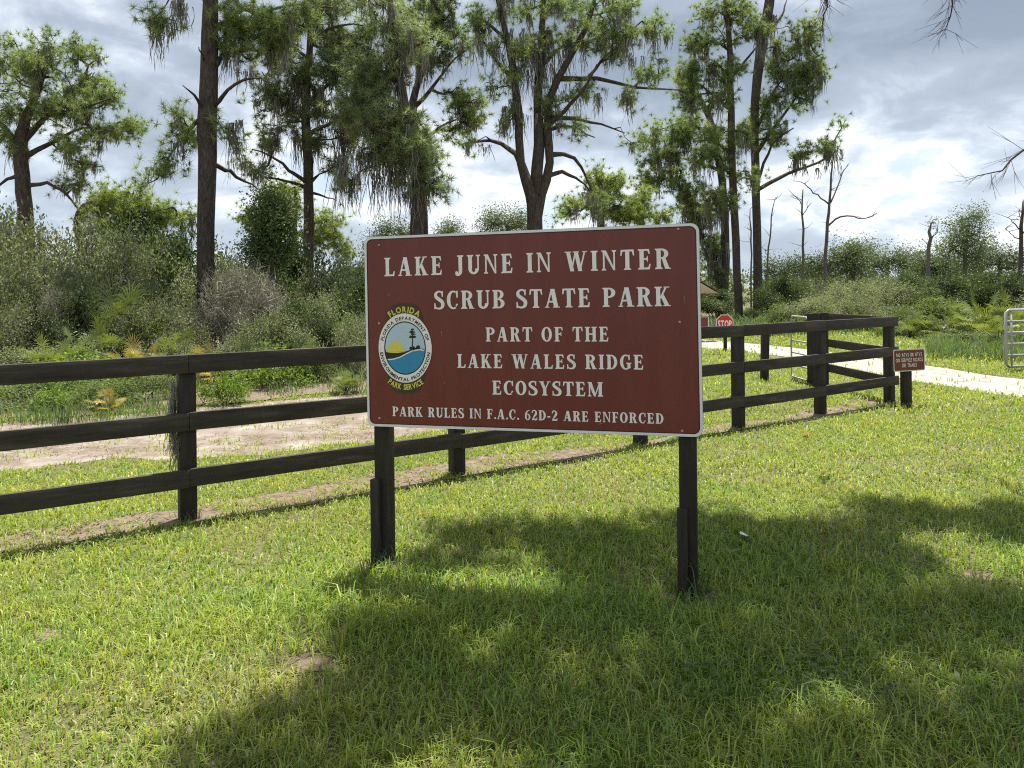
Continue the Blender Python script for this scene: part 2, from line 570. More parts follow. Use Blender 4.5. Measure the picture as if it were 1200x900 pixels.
def ribbon(name, A, B, n, m, z, mat, ragged, crown=0.0):
    A, B = by_len(resample(A, 0.3), n), by_len(resample(B, 0.3), n)
    d = unit(B - A)
    A = A + d * ((fbm(A[:, 0], A[:, 1], 1.3, 5) - 0.5) * 2 * ragged)[:, None]
    B = B - d * ((fbm(B[:, 0] + 50, B[:, 1], 1.3, 5) - 0.5) * 2 * ragged)[:, None]
    t = np.linspace(0, 1, m)[None, :, None]
    G = A[:, None] * (1 - t) + B[:, None] * t
    zz = z + (fbm(G[..., 0].ravel(), G[..., 1].ravel(), 1.0, 4).reshape(G.shape[:2]) - 0.5) * crown
    tt = np.linspace(0, 1, m)
    zz[:, 0] = zz[:, -1] = z
    V = np.concatenate((G, zz[..., None]), 2).reshape(-1, 3)
    i, j = np.meshgrid(np.arange(n - 1), np.arange(m - 1), indexing='ij')
    k = (i * m + j).ravel()
    g = Geo()
    g.add(V, quad=np.stack((k, k + m, k + m + 1, k + 1), 1))
    o = g.build(name, mat, smooth=True)
    return o, np.concatenate((A, B[::-1]))


def ground_sheet():
    g = Geo()
    n = 41
    s = np.linspace(-1, 1, n)
    s = np.sign(s) * np.abs(s) ** 2.2 * 1500
    X, Y = np.meshgrid(s, s + 10, indexing='ij')
    V = np.stack((X, Y, np.zeros_like(X)), 2).reshape(-1, 3)
    i, j = np.meshgrid(np.arange(n - 1), np.arange(n - 1), indexing='ij')
    k = (i * n + j).ravel()
    g.add(V, quad=np.stack((k, k + n, k + n + 1, k + 1), 1))
    return g.build('ground', MAT['ground'])


tag(ground_sheet(), kind='structure')
BARE = [(*gnd(362, 778)[:2], .09), (*gnd(812, 704)[:2], .13), (*gnd(448, 664)[:2], .12), (*gnd(60, 745)[:2], .06), (*gnd(1150, 675)[:2], .08)]


def bare_soil():
    rs = np.random.RandomState(2)
    g = Geo()
    for x, y, r in BARE:
        t = np.linspace(0, 2 * math.pi, 24, endpoint=False)
        rr = r * 1.25 * (0.75 + 0.5 * rs.rand(24))
        V = np.stack((x + 1.4 * rr * np.cos(t), y + .8 * rr * np.sin(t), np.full(24, .004)), 1)
        g.add(np.concatenate((V, [[x, y, .004]])), tri=[(i, (i + 1) % 24, 24) for i in range(24)])
    tag(g.build('bare_soil', MAT['litter']), 'small worn spots of bare brown soil in the lawn', 'soil', kind='stuff')


bare_soil()
o, ROAD = ribbon('sand_road', road_near, road_far, 420, 9, 0.008, MAT['sand'], 0.18, 0.012)
tag(o, kind='structure')
o, TRACK = ribbon('sand_track', track_near, track_far, 420, 9, 0.004, MAT['track'], 0.35, 0.0)
tag(o, kind='structure')
# brown strip of litter under the fence
sA = [tuple(p + fn * w) for p, w in zip(fence_pts, (0.02, 0.02, 0.06, 0.16, 0.08, 0.08, 0.22, 0.14))]
sB = [tuple(p - fn * w) for p, w in zip(fence_pts, (0.28, 0.30, 0.36, 0.50, 0.26, 0.22, 0.26, 0.14))]
o, STRIP = ribbon('pine_litter', sA, sB, 300, 5, 0.012, MAT['litter'], 0.26, 0.0)
tag(o, 'brown strip of dry pine litter along the foot of the fence', 'litter', kind='stuff')
floor_near = [(-34, -0.5), (-16, 5.9), (-9, 9.5), (-5.6, 11.15), (-3.2, 12.5), (-1.5, 14.3), (-0.4, 17.5), (0.5, 22), (2, 28), (4, 34)]
floor_far = [(-60, 30), (-40, 34), (-28, 36), (-20, 37), (-14, 38), (-9, 39), (-6, 41), (-4, 43), (-1, 45), (3, 46)]
o, FLOOR = ribbon('woodland_floor', floor_near, floor_far, 160, 24, 0.016, MAT['litter'], 0.5, 0.0)
tag(o, kind='structure')


def lawn(seed=3):
    rs = np.random.RandomState(seed)
    g = Geo()
    bands = [(1.6, 4.2, 6400, 0.066, 0.0064), (4.2, 6.5, 4300, 0.056, 0.0076), (6.5, 10, 2200, 0.054, 0.0105), (10, 16, 700, 0.08, 0.017), (16, 34, 200, 0.10, 0.030)]
    SIDE = 3.2
    for y0, y1, dens, h0, w0 in bands:
        hw = 0.72 * y1 + 0.9 + SIDE
        n = int((y1 - y0) * 2 * hw * dens)
        x = rs.uniform(-hw, hw, n)
        y = rs.uniform(y0, y1, n)
        # tussocks
        cl = rs.rand(n) < 0.5
        q = 0.11
        xs = np.round(x / q) * q + rs.normal(0, 0.024, n) + 0.05 * np.sin(np.round(y / q) * 12.9)
        ys = np.round(y / q) * q + rs.normal(0, 0.024, n) + 0.05 * np.sin(np.round(x / q) * 78.2)
        x, y = np.where(cl, xs, x), np.where(cl, ys, y)
        keep = (np.abs(x) < 0.72 * y + 0.9) | ((np.abs(x) < 0.72 * y + 0.9 + SIDE) & (rs.rand(n) < 0.45))
        lush = fbm(x, y, 0.8, 4)
        fine = fbm(x + 20, y, 3.5, 3)
        keep &= (~in_poly(x, y, ROAD)) | ((rs.rand(n) < 0.22) & (fine > 0.585))
        intr = in_poly(x, y, TRACK)
        keep &= (~intr) | ((rs.rand(n) < 0.20) & (fine > 0.56))
        inst = in_poly(x, y, STRIP)
        keep &= (~inst) | (rs.rand(n) < np.clip((fine - 0.37) * 4.5, 0.03, 0.9))
        for bx, by, br in BARE:
            keep &= (((x - bx) / 1.4) ** 2 + ((y - by) / .8) ** 2 > (br * (0.6 + 0.8 * fine)) ** 2) | (rs.rand(n) < 0.12)
        keep &= ~in_poly(x, y, FLOOR)
        bare = (fbm(x + 9, y + 4, 1.6, 4) > 0.66)
        keep &= (~bare) | (rs.rand(n) < 0.6)
        dry = fbm(x + 9, y + 4, 1.6, 4)
        x, y, lush, fine, dry = x[keep], y[keep], lush[keep], fine[keep], dry[keep]
        n = len(x)
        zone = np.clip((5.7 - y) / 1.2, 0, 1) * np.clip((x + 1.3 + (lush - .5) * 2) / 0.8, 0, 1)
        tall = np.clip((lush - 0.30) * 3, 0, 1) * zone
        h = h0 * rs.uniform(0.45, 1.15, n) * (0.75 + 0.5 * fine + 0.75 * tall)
        long = rs.rand(n) < 0.05
        h = np.where(long, h * 1.6, h)
        w = w0 * rs.uniform(0.6, 1.2, n)
        a = rs.uniform(0, 2 * math.pi, n)
        flat_ = rs.rand(n) < 0.30
        lean = h * np.where(flat_, rs.uniform(1.2, 1.9, n), rs.uniform(0.3, 1.25, n))
        hz = np.where(flat_, 0.22, 1.0)
        d = np.stack((np.cos(a), np.sin(a)), 1)
        b = a + math.pi / 2 + rs.normal(0, 0.5, n)
        s = np.stack((np.cos(b), np.sin(b)), 1)
        P = np.stack((x, y), 1)
        V = np.zeros((n, 5, 3))
        V[:, 0, :2] = P - s * (w / 2)[:, None]
        V[:, 1, :2] = P + s * (w / 2)[:, None]
        m = P + d * (lean * 0.30)[:, None]
        V[:, 2, :2] = m + s * (w * 0.42)[:, None]
        V[:, 3, :2] = m - s * (w * 0.42)[:, None]
        V[:, 2, 2] = V[:, 3, 2] = h * 0.62 * hz + 0.004
        V[:, 4, :2] = P + d * lean[:, None]
        V[:, 4, 2] = h * rs.uniform(0.55, 1.0, n) * hz + 0.002
        V[:, :2, 2] = -0.005
        # blade tint: fresh green, yellow-green, straw
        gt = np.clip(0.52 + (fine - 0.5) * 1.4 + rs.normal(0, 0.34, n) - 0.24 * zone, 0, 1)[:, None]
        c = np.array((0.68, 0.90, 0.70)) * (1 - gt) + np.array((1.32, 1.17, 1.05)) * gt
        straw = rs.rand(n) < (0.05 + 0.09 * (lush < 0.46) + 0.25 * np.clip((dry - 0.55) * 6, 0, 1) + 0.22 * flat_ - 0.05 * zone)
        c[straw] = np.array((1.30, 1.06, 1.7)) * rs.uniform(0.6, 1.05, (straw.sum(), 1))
        c *= rs.uniform(0.62, 1.22, (n, 1))
        C = np.repeat(c, 5, 0)
        k = np.arange(n) * 5
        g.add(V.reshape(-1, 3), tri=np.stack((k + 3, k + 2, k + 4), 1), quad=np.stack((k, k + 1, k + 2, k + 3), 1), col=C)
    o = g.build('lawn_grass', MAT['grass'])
    return tag(o, 'short sunlit grass of the mown lawn around the sign and fence', 'grass', kind='stuff')


lawn()


def lawn_weeds():
    """Patches of small round-leaved weeds among the grass."""
    rs = np.random.RandomState(12)
    g = Geo()
    for px, py, sp, n in ((880, 800, .22, 260), (960, 770, .2, 180), (1010, 830, .2, 220), (120, 640, .16, 120), (80, 622, .14, 110), (600, 860, .12, 60), (1100, 720, .2, 120), (300, 700, .1, 40), (700, 760, .12, 50), (190, 830, .12, 60), (1050, 610, .2, 90)):
        c = gnd(px, py)
        P = np.concatenate((c[:2] + rs.normal(0, sp, (n, 2)) * np.array((1.3, .8)), rs.uniform(0.03, 0.075, (n, 1))), 1)
        D = unit(np.concatenate((rs.normal(0, 1, (n, 2)), rs.normal(0, .25, (n, 1))), 1))
        S = unit(np.cross(D, np.array((0, 0, 1.0)) + rs.normal(0, .25, (n, 3))))
        L, W = rs.uniform(.016, .034, (n, 1)), rs.uniform(.007, .012, (n, 1))
        V = np.stack((P, P + D * L * .35 + S * W, P + D * L * .75 + S * W * .8, P + D * L, P + D * L * .75 - S * W * .8, P + D * L * .35 - S * W), 1)
        i = np.arange(n) * 6
        g.add(V.reshape(-1, 3), quad=np.concatenate((np.stack((i, i + 1, i + 2, i + 5), 1), np.stack((i + 5, i + 2, i + 3, i + 4), 1))), col=np.repeat(rs.uniform(.7, 1.15, (n, 1)) * np.ones((1, 3)), 6, 0))
    tag(g.build('ground_weeds', MAT['weed']), 'patches of small round-leaved weeds among the lawn grass', 'weeds', kind='stuff')


lawn_weeds()


def litter_needles():
    rs = np.random.RandomState(8)
    g = Geo()
    for poly, n, cl in ((STRIP, 26000, 1.0), (TRACK, 60000, 1.1)):
        lo, hi = poly.min(0), poly.max(0)
        x, y = rs.uniform(max(lo[0], -12), min(hi[0], 7), n), rs.uniform(max(lo[1], 3), min(hi[1], 16), n)
        k = in_poly(x, y, poly) & (fbm(x, y, 1.1, 4) > (0.30 if poly is STRIP else 0.47))
        x, y = x[k], y[k]
        n2 = len(x)
        a = rs.uniform(0, math.pi, n2)
        L, w = rs.uniform(0.05, 0.16, n2), rs.uniform(0.004, 0.012, n2)
        d = np.stack((np.cos(a), np.sin(a), rs.normal(0, 0.15, n2)), 1)
        s = np.stack((-np.sin(a), np.cos(a), np.zeros(n2)), 1)
        P = np.stack((x, y, rs.uniform(0.02, 0.035, n2)), 1)
        V = np.stack((P - s * w[:, None] / 2, P + s * w[:, None] / 2, P + d * L[:, None]), 1)
        i = np.arange(n2) * 3
        g.add(V.reshape(-1, 3), tri=np.stack((i, i + 1, i + 2), 1), col=np.repeat(rs.uniform(0.5, 1.3, (n2, 1)) * np.ones((1, 3)), 3, 0))
    tag(g.build('fallen_needles', MAT['needle']), 'brown fallen pine needles strewn over the track and fence strip', 'litter', kind='stuff')


litter_needles()
# ------------------------------------------------------------------ lettering
TK, TN = 0.205, 0.085        # thick and thin strokes of the serif capitals


def g_stem(x, w=TK, y0=0.0, y1=1.0, bot=True, top=True, e=0.075):
    p = []
    if bot:
        p += [(x - e, y0), (x + w + e, y0), (x + w + e, y0 + .05), (x + w, y0 + .10)]
    else:
        p += [(x, y0), (x + w, y0)]
    if top:
        p += [(x + w, y1 - .10), (x + w + e, y1 - .05), (x + w + e, y1), (x - e, y1), (x - e, y1 - .05), (x, y1 - .10)]
    else:
        p += [(x + w, y1), (x, y1)]
    if bot:
        p += [(x, y0 + .10), (x - e, y0 + .05)]
    return p


def g_arc(cx, cy, rx, ry, tx, ty, a0, a1, n=18):
    a = np.radians(np.linspace(a0, a1, n))
    o = [(cx + rx * math.cos(t), cy + ry * math.sin(t)) for t in a]
    i = [(cx + (rx - tx) * math.cos(t), cy + (ry - ty) * math.sin(t)) for t in a]
    return ('strip', o, i)


def g_brush(pts, ws, n=9):
    P = resample(np.array(pts), 0.05)
    P = by_len(P, 26)
    w = np.interp(np.linspace(0, 1, 26), np.linspace(0, 1, len(ws)), ws)
    d = unit(np.gradient(P, axis=0))
    nrm = np.stack((-d[:, 1], d[:, 0]), 1)
    return ('strip', [tuple(x) for x in P + nrm * w[:, None] / 2], [tuple(x) for x in P - nrm * w[:, None] / 2])


def g_bar(x0, y0, x1, y1, w):
    """Slanted stroke with horizontal ends."""
    return [(x0, y0), (x0 + w, y0), (x1 + w, y1), (x1, y1)]


def g_serif(x0, x1, y, up=True):
    s = .05 if up else -.05
    return [(x0, y), (x1, y), (x1, y + s), (x0, y + s)]


def glyphs():
    G = {}
    arm_b = [(.22, 0), (.58, 0), (.62, .27), (.56, .27), (.50, .10), (.22, .09)]
    arm_t = [(.22, 1), (.55, 1), (.59, .76), (.53, .76), (.47, .91), (.22, .91)]
    arm_m = [(.22, .47), (.42, .47), (.45, .38), (.49, .38), (.49, .66), (.45, .66), (.42, .56), (.22, .56)]
    G['L'] = (.64, [g_stem(.08), arm_b])
    G['E'] = (.66, [g_stem(.08), arm_b, arm_t, arm_m])
    G['F'] = (.62, [g_stem(.08), arm_t, arm_m])
    G['I'] = (.37, [g_stem(.08)])
    G['A'] = (.80, [g_bar(.06, 0, .33, 1, .09), g_bar(.49, 0, .30, 1, .225), g_bar(.19, .27, .19, .36, .36), g_serif(.0, .24, 0), g_serif(.43, .80, 0)])
    G['K'] = (.78, [g_stem(.08), g_bar(.24, .40, .52, 1, .10), [(.30, .52), (.42, .66), (.72, .03), (.50, .03)], g_serif(.43, .79, 0), g_serif(.45, .73, 1, False)])
    G['J'] = (.50, [g_stem(.20, bot=False, y0=.2), g_brush([(.305, .24), (.29, .08), (.16, -.03), (.03, .03)], [.205, .19, .13, .10]), g_arc(.09, .09, .08, .08, .08, .08, 0, 360)])
    G['U'] = (.76, [g_stem(.08, y0=.28, bot=False), g_stem(.58, w=.085, y0=.28, bot=False), g_arc(.3715, .29, .2935, .305, .19, .11, 180, 360)])
    G['N'] = (.78, [g_stem(.08, w=.085, e=.07), g_stem(.60, w=.085, e=.07, bot=False), [(.02, 1), (.24, 1), (.685, 0), (.60, 0), (.10, .93)]])
    G['W'] = (1.16, [g_bar(.28, 0, .07, 1, .20), g_bar(.30, 0, .52, 1, .08), g_bar(.70, 0, .48, 1, .20), g_bar(.74, 0, .99, 1, .08), g_serif(0, .34, 1, False), g_serif(.42, .74, 1, False), g_serif(.92, 1.15, 1, False)])
    G['T'] = (.70, [g_stem(.245, y1=.93, top=False), [(.03, 1), (.665, 1), (.695, .70), (.635, .70), (.58, .91), (.115, .91), (.06, .70), (0, .70)]])
    G['P'] = (.68, [g_stem(.08), g_arc(.33, .735, .33, .265, .205, .085, -90, 90), g_bar(.24, .91, .24, 1, .10), g_bar(.24, .47, .24, .555, .10)])
    G['R'] = (.76, [g_stem(.08), g_arc(.33, .745, .32, .255, .20, .085, -90, 90), g_bar(.24, .91, .24, 1, .10), g_bar(.24, .49, .24, .575, .10), [(.33, .52), (.50, .56), (.70, .03), (.48, .03)], g_serif(.48, .76, 0)])
    G['B'] = (.70, [g_stem(.08), g_arc(.34, .755, .285, .245, .19, .08, -90, 90), g_arc(.34, .265, .335, .265, .205, .085, -90, 90), g_bar(.24, .92, .24, 1, .11), g_bar(.24, .45, .24, .525, .11), g_bar(.24, 0, .24, .085, .11)])
    G['D'] = (.74, [g_stem(.08), g_arc(.30, .5, .415, .5, .205, .085, -90, 90), g_bar(.24, .915, .24, 1, .07), g_bar(.24, 0, .24, .085, .07)])
    G['O'] = (.76, [g_arc(.37, .5, .36, .515, .205, .09, 0, 360, 36)])
    G['C'] = (.70, [g_arc(.39, .5, .37, .515, .205, .09, 62, 298, 26), [(.58, .62), (.65, .62), (.65, 1.0), (.60, 1.0), (.535, .90)], [(.535, .10), (.60, .17), (.66, .27), (.60, .30), (.52, .22)]])
    G['G'] = (.76, [g_arc(.39, .5, .37, .515, .205, .09, 62, 300, 26), [(.58, .64), (.65, .64), (.65, 1.0), (.60, 1.0), (.535, .90)], [(.50, .02), (.69, .10), (.69, .40), (.76, .40), (.76, .46), (.42, .46), (.42, .40), (.50, .40)]])
    G['S'] = (.60, [g_brush([(.50, .80), (.42, .955), (.26, .97), (.12, .87), (.11, .70), (.24, .58), (.40, .46), (.51, .32), (.46, .10), (.28, .025), (.10, .08), (.06, .22)],
                            [.07, .09, .10, .16, .19, .20, .20, .20, .17, .10, .09, .07]), [(.46, .68), (.52, .68), (.53, 1.0), (.48, 1.0), (.43, .90)], [(.02, 0.0), (.07, 0.0), (.12, .10), (.08, .33), (.02, .33)]])
    G['Y'] = (.76, [g_stem(.27, y1=.46, top=False), g_bar(.28, .42, .06, 1, .21), g_bar(.36, .42, .60, 1, .085), g_serif(0, .34, 1, False), g_serif(.52, .76, 1, False)])
    G['M'] = (.98, [g_stem(.08, w=.085, e=.07), g_stem(.70, w=.20, e=.07), [(.03, 1), (.26, 1), (.50, .18), (.44, .0), (.40, 0)], g_bar(.42, 0, .74, 1, .075)])
    G['H'] = (.82, [g_stem(.08), g_stem(.53), g_bar(.26, .46, .26, .55, .30)])
    G['2'] = (.58, [g_brush([(.05, .72), (.12, .93), (.30, .96), (.44, .82), (.42, .62), (.26, .38), (.08, .08)], [.10, .10, .11, .20, .20, .12, .09]), [(.03, 0), (.52, 0), (.56, .26), (.50, .26), (.46, .15), (.06, .15)]])
    G['6'] = (.60, [g_arc(.30, .31, .27, .325, .16, .08, 0, 360, 30), g_brush([(.12, .32), (.14, .62), (.28, .87), (.48, .98)], [.16, .18, .12, .06])])
    G['.'] = (.26, [g_arc(.12, .09, .10, .10, .10, .10, 0, 360, 14)])
    G['-'] = (.36, [g_bar(.03, .30, .03, .44, .28)])
    G[' '] = (.36, [])
    return G


GL = glyphs()


def serif_line(g, txt, s0, s1, t0, t1, put, z0=0.0, track=0.10):
    """Write txt between s0..s1 with capitals from t0 to t1; put(s, t, z) gives world points."""
    adv = [GL[c][0] + (track if c not in '.' else 0.05) for c in txt]
    W = sum(adv) - track
    kx, ky = (s1 - s0) / W, (t1 - t0)
    x = 0
    for c, a in zip(txt, adv):
        for i, piece in enumerate(GL[c][1]):
            z = z0 + 0.00025 * i
            if isinstance(piece, tuple) and piece[0] == 'strip':
                o, q = piece[1], piece[2]
                n = len(o)
                V = [put(s0 + (x + p[0]) * kx, t0 + p[1] * ky, z) for p in o] + [put(s0 + (x + p[0]) * kx, t0 + p[1] * ky, z) for p in q]
                g.add(V, quad=[(k, k + 1, n + k + 1, n + k) for k in range(n - 1)])
            else:
                g.poly([put(s0 + (x + p[0]) * kx, t0 + p[1] * ky, z) for p in piece])
        x += a


_fc = {}


def sans(ch, bold=0.0):
    """Outline of a plain capital from Blender's built-in letters: verts, faces, x-range."""
    key = (ch, bold)
    if key in _fc:
        return _fc[key]
    cu = bpy.data.curves.new('letter', 'FONT')
    cu.body = ch
    cu.size = 1.0
    cu.offset = bold
    cu.resolution_u = 3
    ob = bpy.data.objects.new('letter', cu)
    COL.objects.link(ob)
    dg = bpy.context.evaluated_depsgraph_get()
    me = ob.evaluated_get(dg).to_mesh()
    v = np.array([x.co[:] for x in me.vertices]) if len(me.vertices) else np.zeros((0, 3))
    f = [tuple(p.vertices) for p in me.polygons]
    ob.evaluated_get(dg).to_mesh_clear()
    bpy.data.objects.remove(ob)
    bpy.data.curves.remove(cu)
    _fc[key] = (v, f)
    return _fc[key]


def sans_adv(ch, bold):
    v, f = sans(ch, bold)
    return (0.30 if ch == ' ' else v[:, 0].max() - v[:, 0].min())


def sans_line(g, txt, s0, s1, t0, t1, put, z=0.0, bold=0.0, track=0.09):
    adv = [sans_adv(c, bold) + track for c in txt]
    W = sum(adv) - track
    kx = (s1 - s0) / W
    ky = (t1 - t0) / 0.73
    x = 0
    for c, a in zip(txt, adv):
        v, f = sans(c, bold)
        if len(v):
            x0 = v[:, 0].min()
            y0 = 0.0
            V = np.array([put(s0 + (x + p[0] - x0) * kx, t0 + (p[1] - y0) * ky, z) for p in v])
            tri = [t for t in f if len(t) == 3]
            qd = [t for t in f if len(t) == 4]
            g.add(V, tri=tri, quad=qd)
        x += a


def sans_arc(g, txt, cx, cy, rx, ry, h, a_mid, span, put, z, bold, inward):
    """Write along an ellipse: letters upright at the top, or (inward) reading along the bottom."""
    track = 0.12
    adv = np.array([sans_adv(c, bold) + track for c in txt])
    W = adv.sum() - track
    x = 0
    sc = h / 0.73
    aa = np.radians(np.linspace(a_mid - span / 2 - 5, a_mid + span / 2 + 5, 200))
    arc = np.concatenate(([0], np.cumsum(np.hypot(np.diff(rx * np.cos(aa)), np.diff(ry * np.sin(aa))))))
    a_lo = np.interp(math.radians(a_mid - span / 2), aa, arc)
    a_hi = np.interp(math.radians(a_mid + span / 2), aa, arc)
    kx = (a_hi - a_lo) / W
    for c, a in zip(txt, adv):
        v, f = sans(c, bold)
        if len(v):
            w = v[:, 0].max() - v[:, 0].min()
            mid = x + w / 2
            s = a_hi - mid * kx if not inward else a_lo + mid * kx
            t = np.interp(s, arc, aa)
            p = np.array((cx + rx * math.cos(t), cy + ry * math.sin(t)))
            nrm = np.array((math.cos(t) / rx, math.sin(t) / ry))
            nrm /= np.linalg.norm(nrm)
            up = nrm if not inward else -nrm
            rt = np.array((up[1], -up[0]))
            V = []
            for q in v:
                loc = p + rt * (q[0] - v[:, 0].min() - w / 2) * kx + up * q[1] * sc
                V.append(put(loc[0], loc[1], z))
            g.add(np.array(V), tri=[t_ for t_ in f if len(t_) == 3], quad=[t_ for t_ in f if len(t_) == 4])
        x += a


def rrect(w, h, r, n=6, x0=0.0, y0=0.0):
    p = []
    for cx, cy, a in ((w - r, r, -90), (w - r, h - r, 0), (r, h - r, 90), (r, r, 180)):
        for k in range(n + 1):
            t = math.radians(a + 90 * k / n)
            p.append((x0 + cx + r * math.cos(t), y0 + cy + r * math.sin(t)))
    return p


def slab(g, P, put, z0, z1):
    """A plate of outline P between heights z0 (back) and z1 (front)."""
    n = len(P)
    g.poly([put(x, y, z1) for x, y in P])
    g.poly([put(x, y, z0) for x, y in reversed(P)])
    V = [put(x, y, z1) for x, y in P] + [put(x, y, z0) for x, y in P]
    g.add(V, quad=[(k, n + k, n + (k + 1) % n, (k + 1) % n) for k in range(n)])


def frame_ring(g, A, B, put, z):
    n = len(A)
    V = [put(x, y, z) for x, y in A] + [put(x, y, z) for x, y in B]
    g.add(V, quad=[(k, (k + 1) % n, n + (k + 1) % n, n + k) for k in range(n)])


# ------------------------------------------------------------------ the park sign
def park_sign():
    pl, pr = gnd(452, 662)[:2], gnd(808, 697)[:2]
    d = (pr - pl) / np.linalg.norm(pr - pl)
    n = np.array((d[1], -d[0]))                   # towards the camera
    root = thing('park_sign', 'large brown park sign with white serif lettering and round emblem on two black posts', 'sign', (*((pl + pr) / 2), 0))
    pn = np.array((*n, 0))
    o3 = np.array((*pl, 0)) + pn * 0.075           # plane of the panel face

    def hit(px, py):
        r = ray(px, py)
        e = np.array((0, 0, EYE))
        t = np.dot(o3 - e, pn) / np.dot(r, pn)
        q = e + r * t - o3
        return np.array((np.dot(q[:2], d), q[2]))
    TL, TR, BR, BL = hit(428, 279), hit(820, 259.5), hit(823.5, 514), hit(429.5, 498)
    print('SIGN corners', TL, TR, BR, BL)
    ex = unit(((TR - TL) + (BR - BL))[None])[0]
    ez = np.array((-ex[1], ex[0]))
    W = (np.linalg.norm(TR - TL) + np.linalg.norm(BR - BL)) / 2
    H = (np.linalg.norm(TR - BR) + np.linalg.norm(TL - BL)) / 2
    org = (TL + TR + BR + BL) / 4 - ex * W / 2 - ez * H / 2

    def put(s, t, z=0.0):
        q = org + ex * s + ez * t
        return o3 + np.array((d[0] * q[0], d[1] * q[0], q[1])) + pn * z

    def S(px, py):
        q = hit(px, py) - org
        return np.array((np.dot(q, ex), np.dot(q, ez)))
    g = Geo()
    slab(g, rrect(W, H, 0.045), put, -0.018, 0.0)
    panel = g.build('panel', MAT['brown'], root, bevel=0.0015)
    e1 = 0.0155
    g = Geo()
    frame_ring(g, rrect(W - 0.002, H - 0.002, 0.044, x0=.001, y0=.001), rrect(W - 2 * e1, H - 2 * e1, 0.036, x0=e1, y0=e1), put, 0.0015)
    g.build('border', MAT['edge'], panel)
    g = Geo()
    e2 = e1 + 0.0055
    frame_ring(g, rrect(W - 2 * e1, H - 2 * e1, 0.036, x0=e1, y0=e1), rrect(W - 2 * e2, H - 2 * e2, 0.032, x0=e2, y0=e2), put, 0.0012)
    g.build('border_line', MAT['line'], panel)
    lines = [('LAKE JUNE IN WINTER', (450.7, 324.5), (450.7, 303), (786.2, 314.2), (786.2, 290)),
             ('SCRUB STATE PARK', (508.8, 362), (508.8, 341), (786, 359), (786, 336)),
             ('PART OF THE', (569.3, 400.3), (569.3, 384), (713.8, 400), (713.8, 382.5)),
             ('LAKE WALES RIDGE', (536, 430.4), (536, 414.3), (754.8, 433.8), (754.8, 416.4)),
             ('ECOSYSTEM', (577, 461.8), (577, 445.8), (707, 465.2), (707, 448)),
             ('PARK RULES IN F.A.C. 62D-2 ARE ENFORCED', (460, 485.7), (460, 474.5), (778, 498.7), (778, 486.4))]
    g = Geo()
    for i, (txt, bl, tl, br, tr) in enumerate(lines):
        a, b, c, e = S(*bl), S(*tl), S(*br), S(*tr)
        base = (a[1] + c[1]) / 2
        top = (b[1] + e[1]) / 2
        serif_line(g, txt, a[0], c[0], base, top, put, z0=0.0015, track=(0.17, 0.12, 0.13, 0.13, 0.10, 0.10)[i])
    g.build('lettering', MAT['white'], panel)
    g = Geo()
    for (xa, ya), (xb, yb) in (((801.6, 347), (801.8, 356)), ((517, 388), (518, 393)), ((640, 395.5), (646, 395.2)), ((520.5, 447), (521, 450)), ((702, 497), (706, 496)), ((455, 345), (456.5, 347))):
        a, b = S(xa, ya), S(xb, yb)
        w = np.array((-(b - a)[1], (b - a)[0])) / np.linalg.norm(b - a) * 0.0011
        g.add([put(*(a - w), 0.0008), put(*(a + w), 0.0008), put(*(b + w * .4), 0.0008), put(*(b - w * .4), 0.0008)], quad=[(0, 1, 2, 3)])
    g.build('scuff_marks', MAT['bolt'], panel)
    # bolts
    for p in ((444.5, 287.5), (444.5, 379), (445, 490), (794.8, 268.5), (796.5, 377.5), (799.5, 505)):
        s, t = S(*p)
        g = Geo()
        c0, c1, c2 = put(s, t, 0.0), put(s, t, 0.005), put(s, t, 0.008)
        g.tube([c0, c1, c2], [0.0075, 0.0075, 0.0035], 10)
        g.build('bolt', MAT['bolt'], root)
    # posts with the short stub bolted beside each
    for p, px_stub_top, lean in ((pl, (445, 562), 0.0), (pr, (801, 596), 0.0)):
        q = p + n * 0.0
        zt = H + org[1] - 0.12
        g = Geo()
        wv, dv = 0.094, 0.092
        g.box((*q, zt / 2 - 0.1), (wv, dv, zt + 0.2), rz=math.atan2(d[1], d[0]))
        ob = g.build('post', MAT['post'], root, bevel=0.004)
        top = hit(*px_stub_top)[1]
        s = q - d * 0.030 + n * (dv / 2 + 0.0215)
        g = Geo()
        g.box((*(s), top / 2 - 0.1), (0.055, 0.042, top + 0.2), rz=math.atan2(d[1], d[0]))
        g.build('stub', MAT['post'], ob, bevel=0.004)
    # emblem
    er = Geo()

    def em(x, y):                                  # pixel of the enlarged emblem view -> panel coordinates
        return S(430 + x / 6.43, 340 + y / 6.43)
    c = em(288, 436)
    rx = (em(488, 436)[0] - em(88, 436)[0]) / 2
    ry = (em(288, 175)[1] - em(288, 697)[1]) / 2
    # olive badge behind: outline = oval united with two rounded blocks
    tw = (em(436, 150)[0] - em(134, 150)[0]) / 2
    top, bot = em(288, 98)[1] - c[1], c[1] - em(288, 776)[1]
    g = Geo()
    pts = []
    for k in range(72):
        t = 2 * math.pi * k / 72
        r_el = np.array((rx * 0.985 * math.cos(t), ry * 0.985 * math.sin(t)))
        hgt = top if math.sin(t) > 0 else bot
        e2_ = np.array((tw * np.sign(math.cos(t)) * abs(math.cos(t)) ** 0.5, hgt * np.sign(math.sin(t)) * abs(math.sin(t)) ** 0.75))
        u = np.array((math.cos(t), math.sin(t)))
        pts.append(c + (e2_ if np.dot(e2_, u) > np.dot(r_el, u) else r_el))
    slab(g, [tuple(p) for p in pts], put, 0.0005, 0.003)
    emb = g.build('emblem', MAT['olive'], root)
    el = lambda a, b, m=64: [(c[0] + a * math.cos(2 * math.pi * k / m), c[1] + b * math.sin(2 * math.pi * k / m)) for k in range(m)]
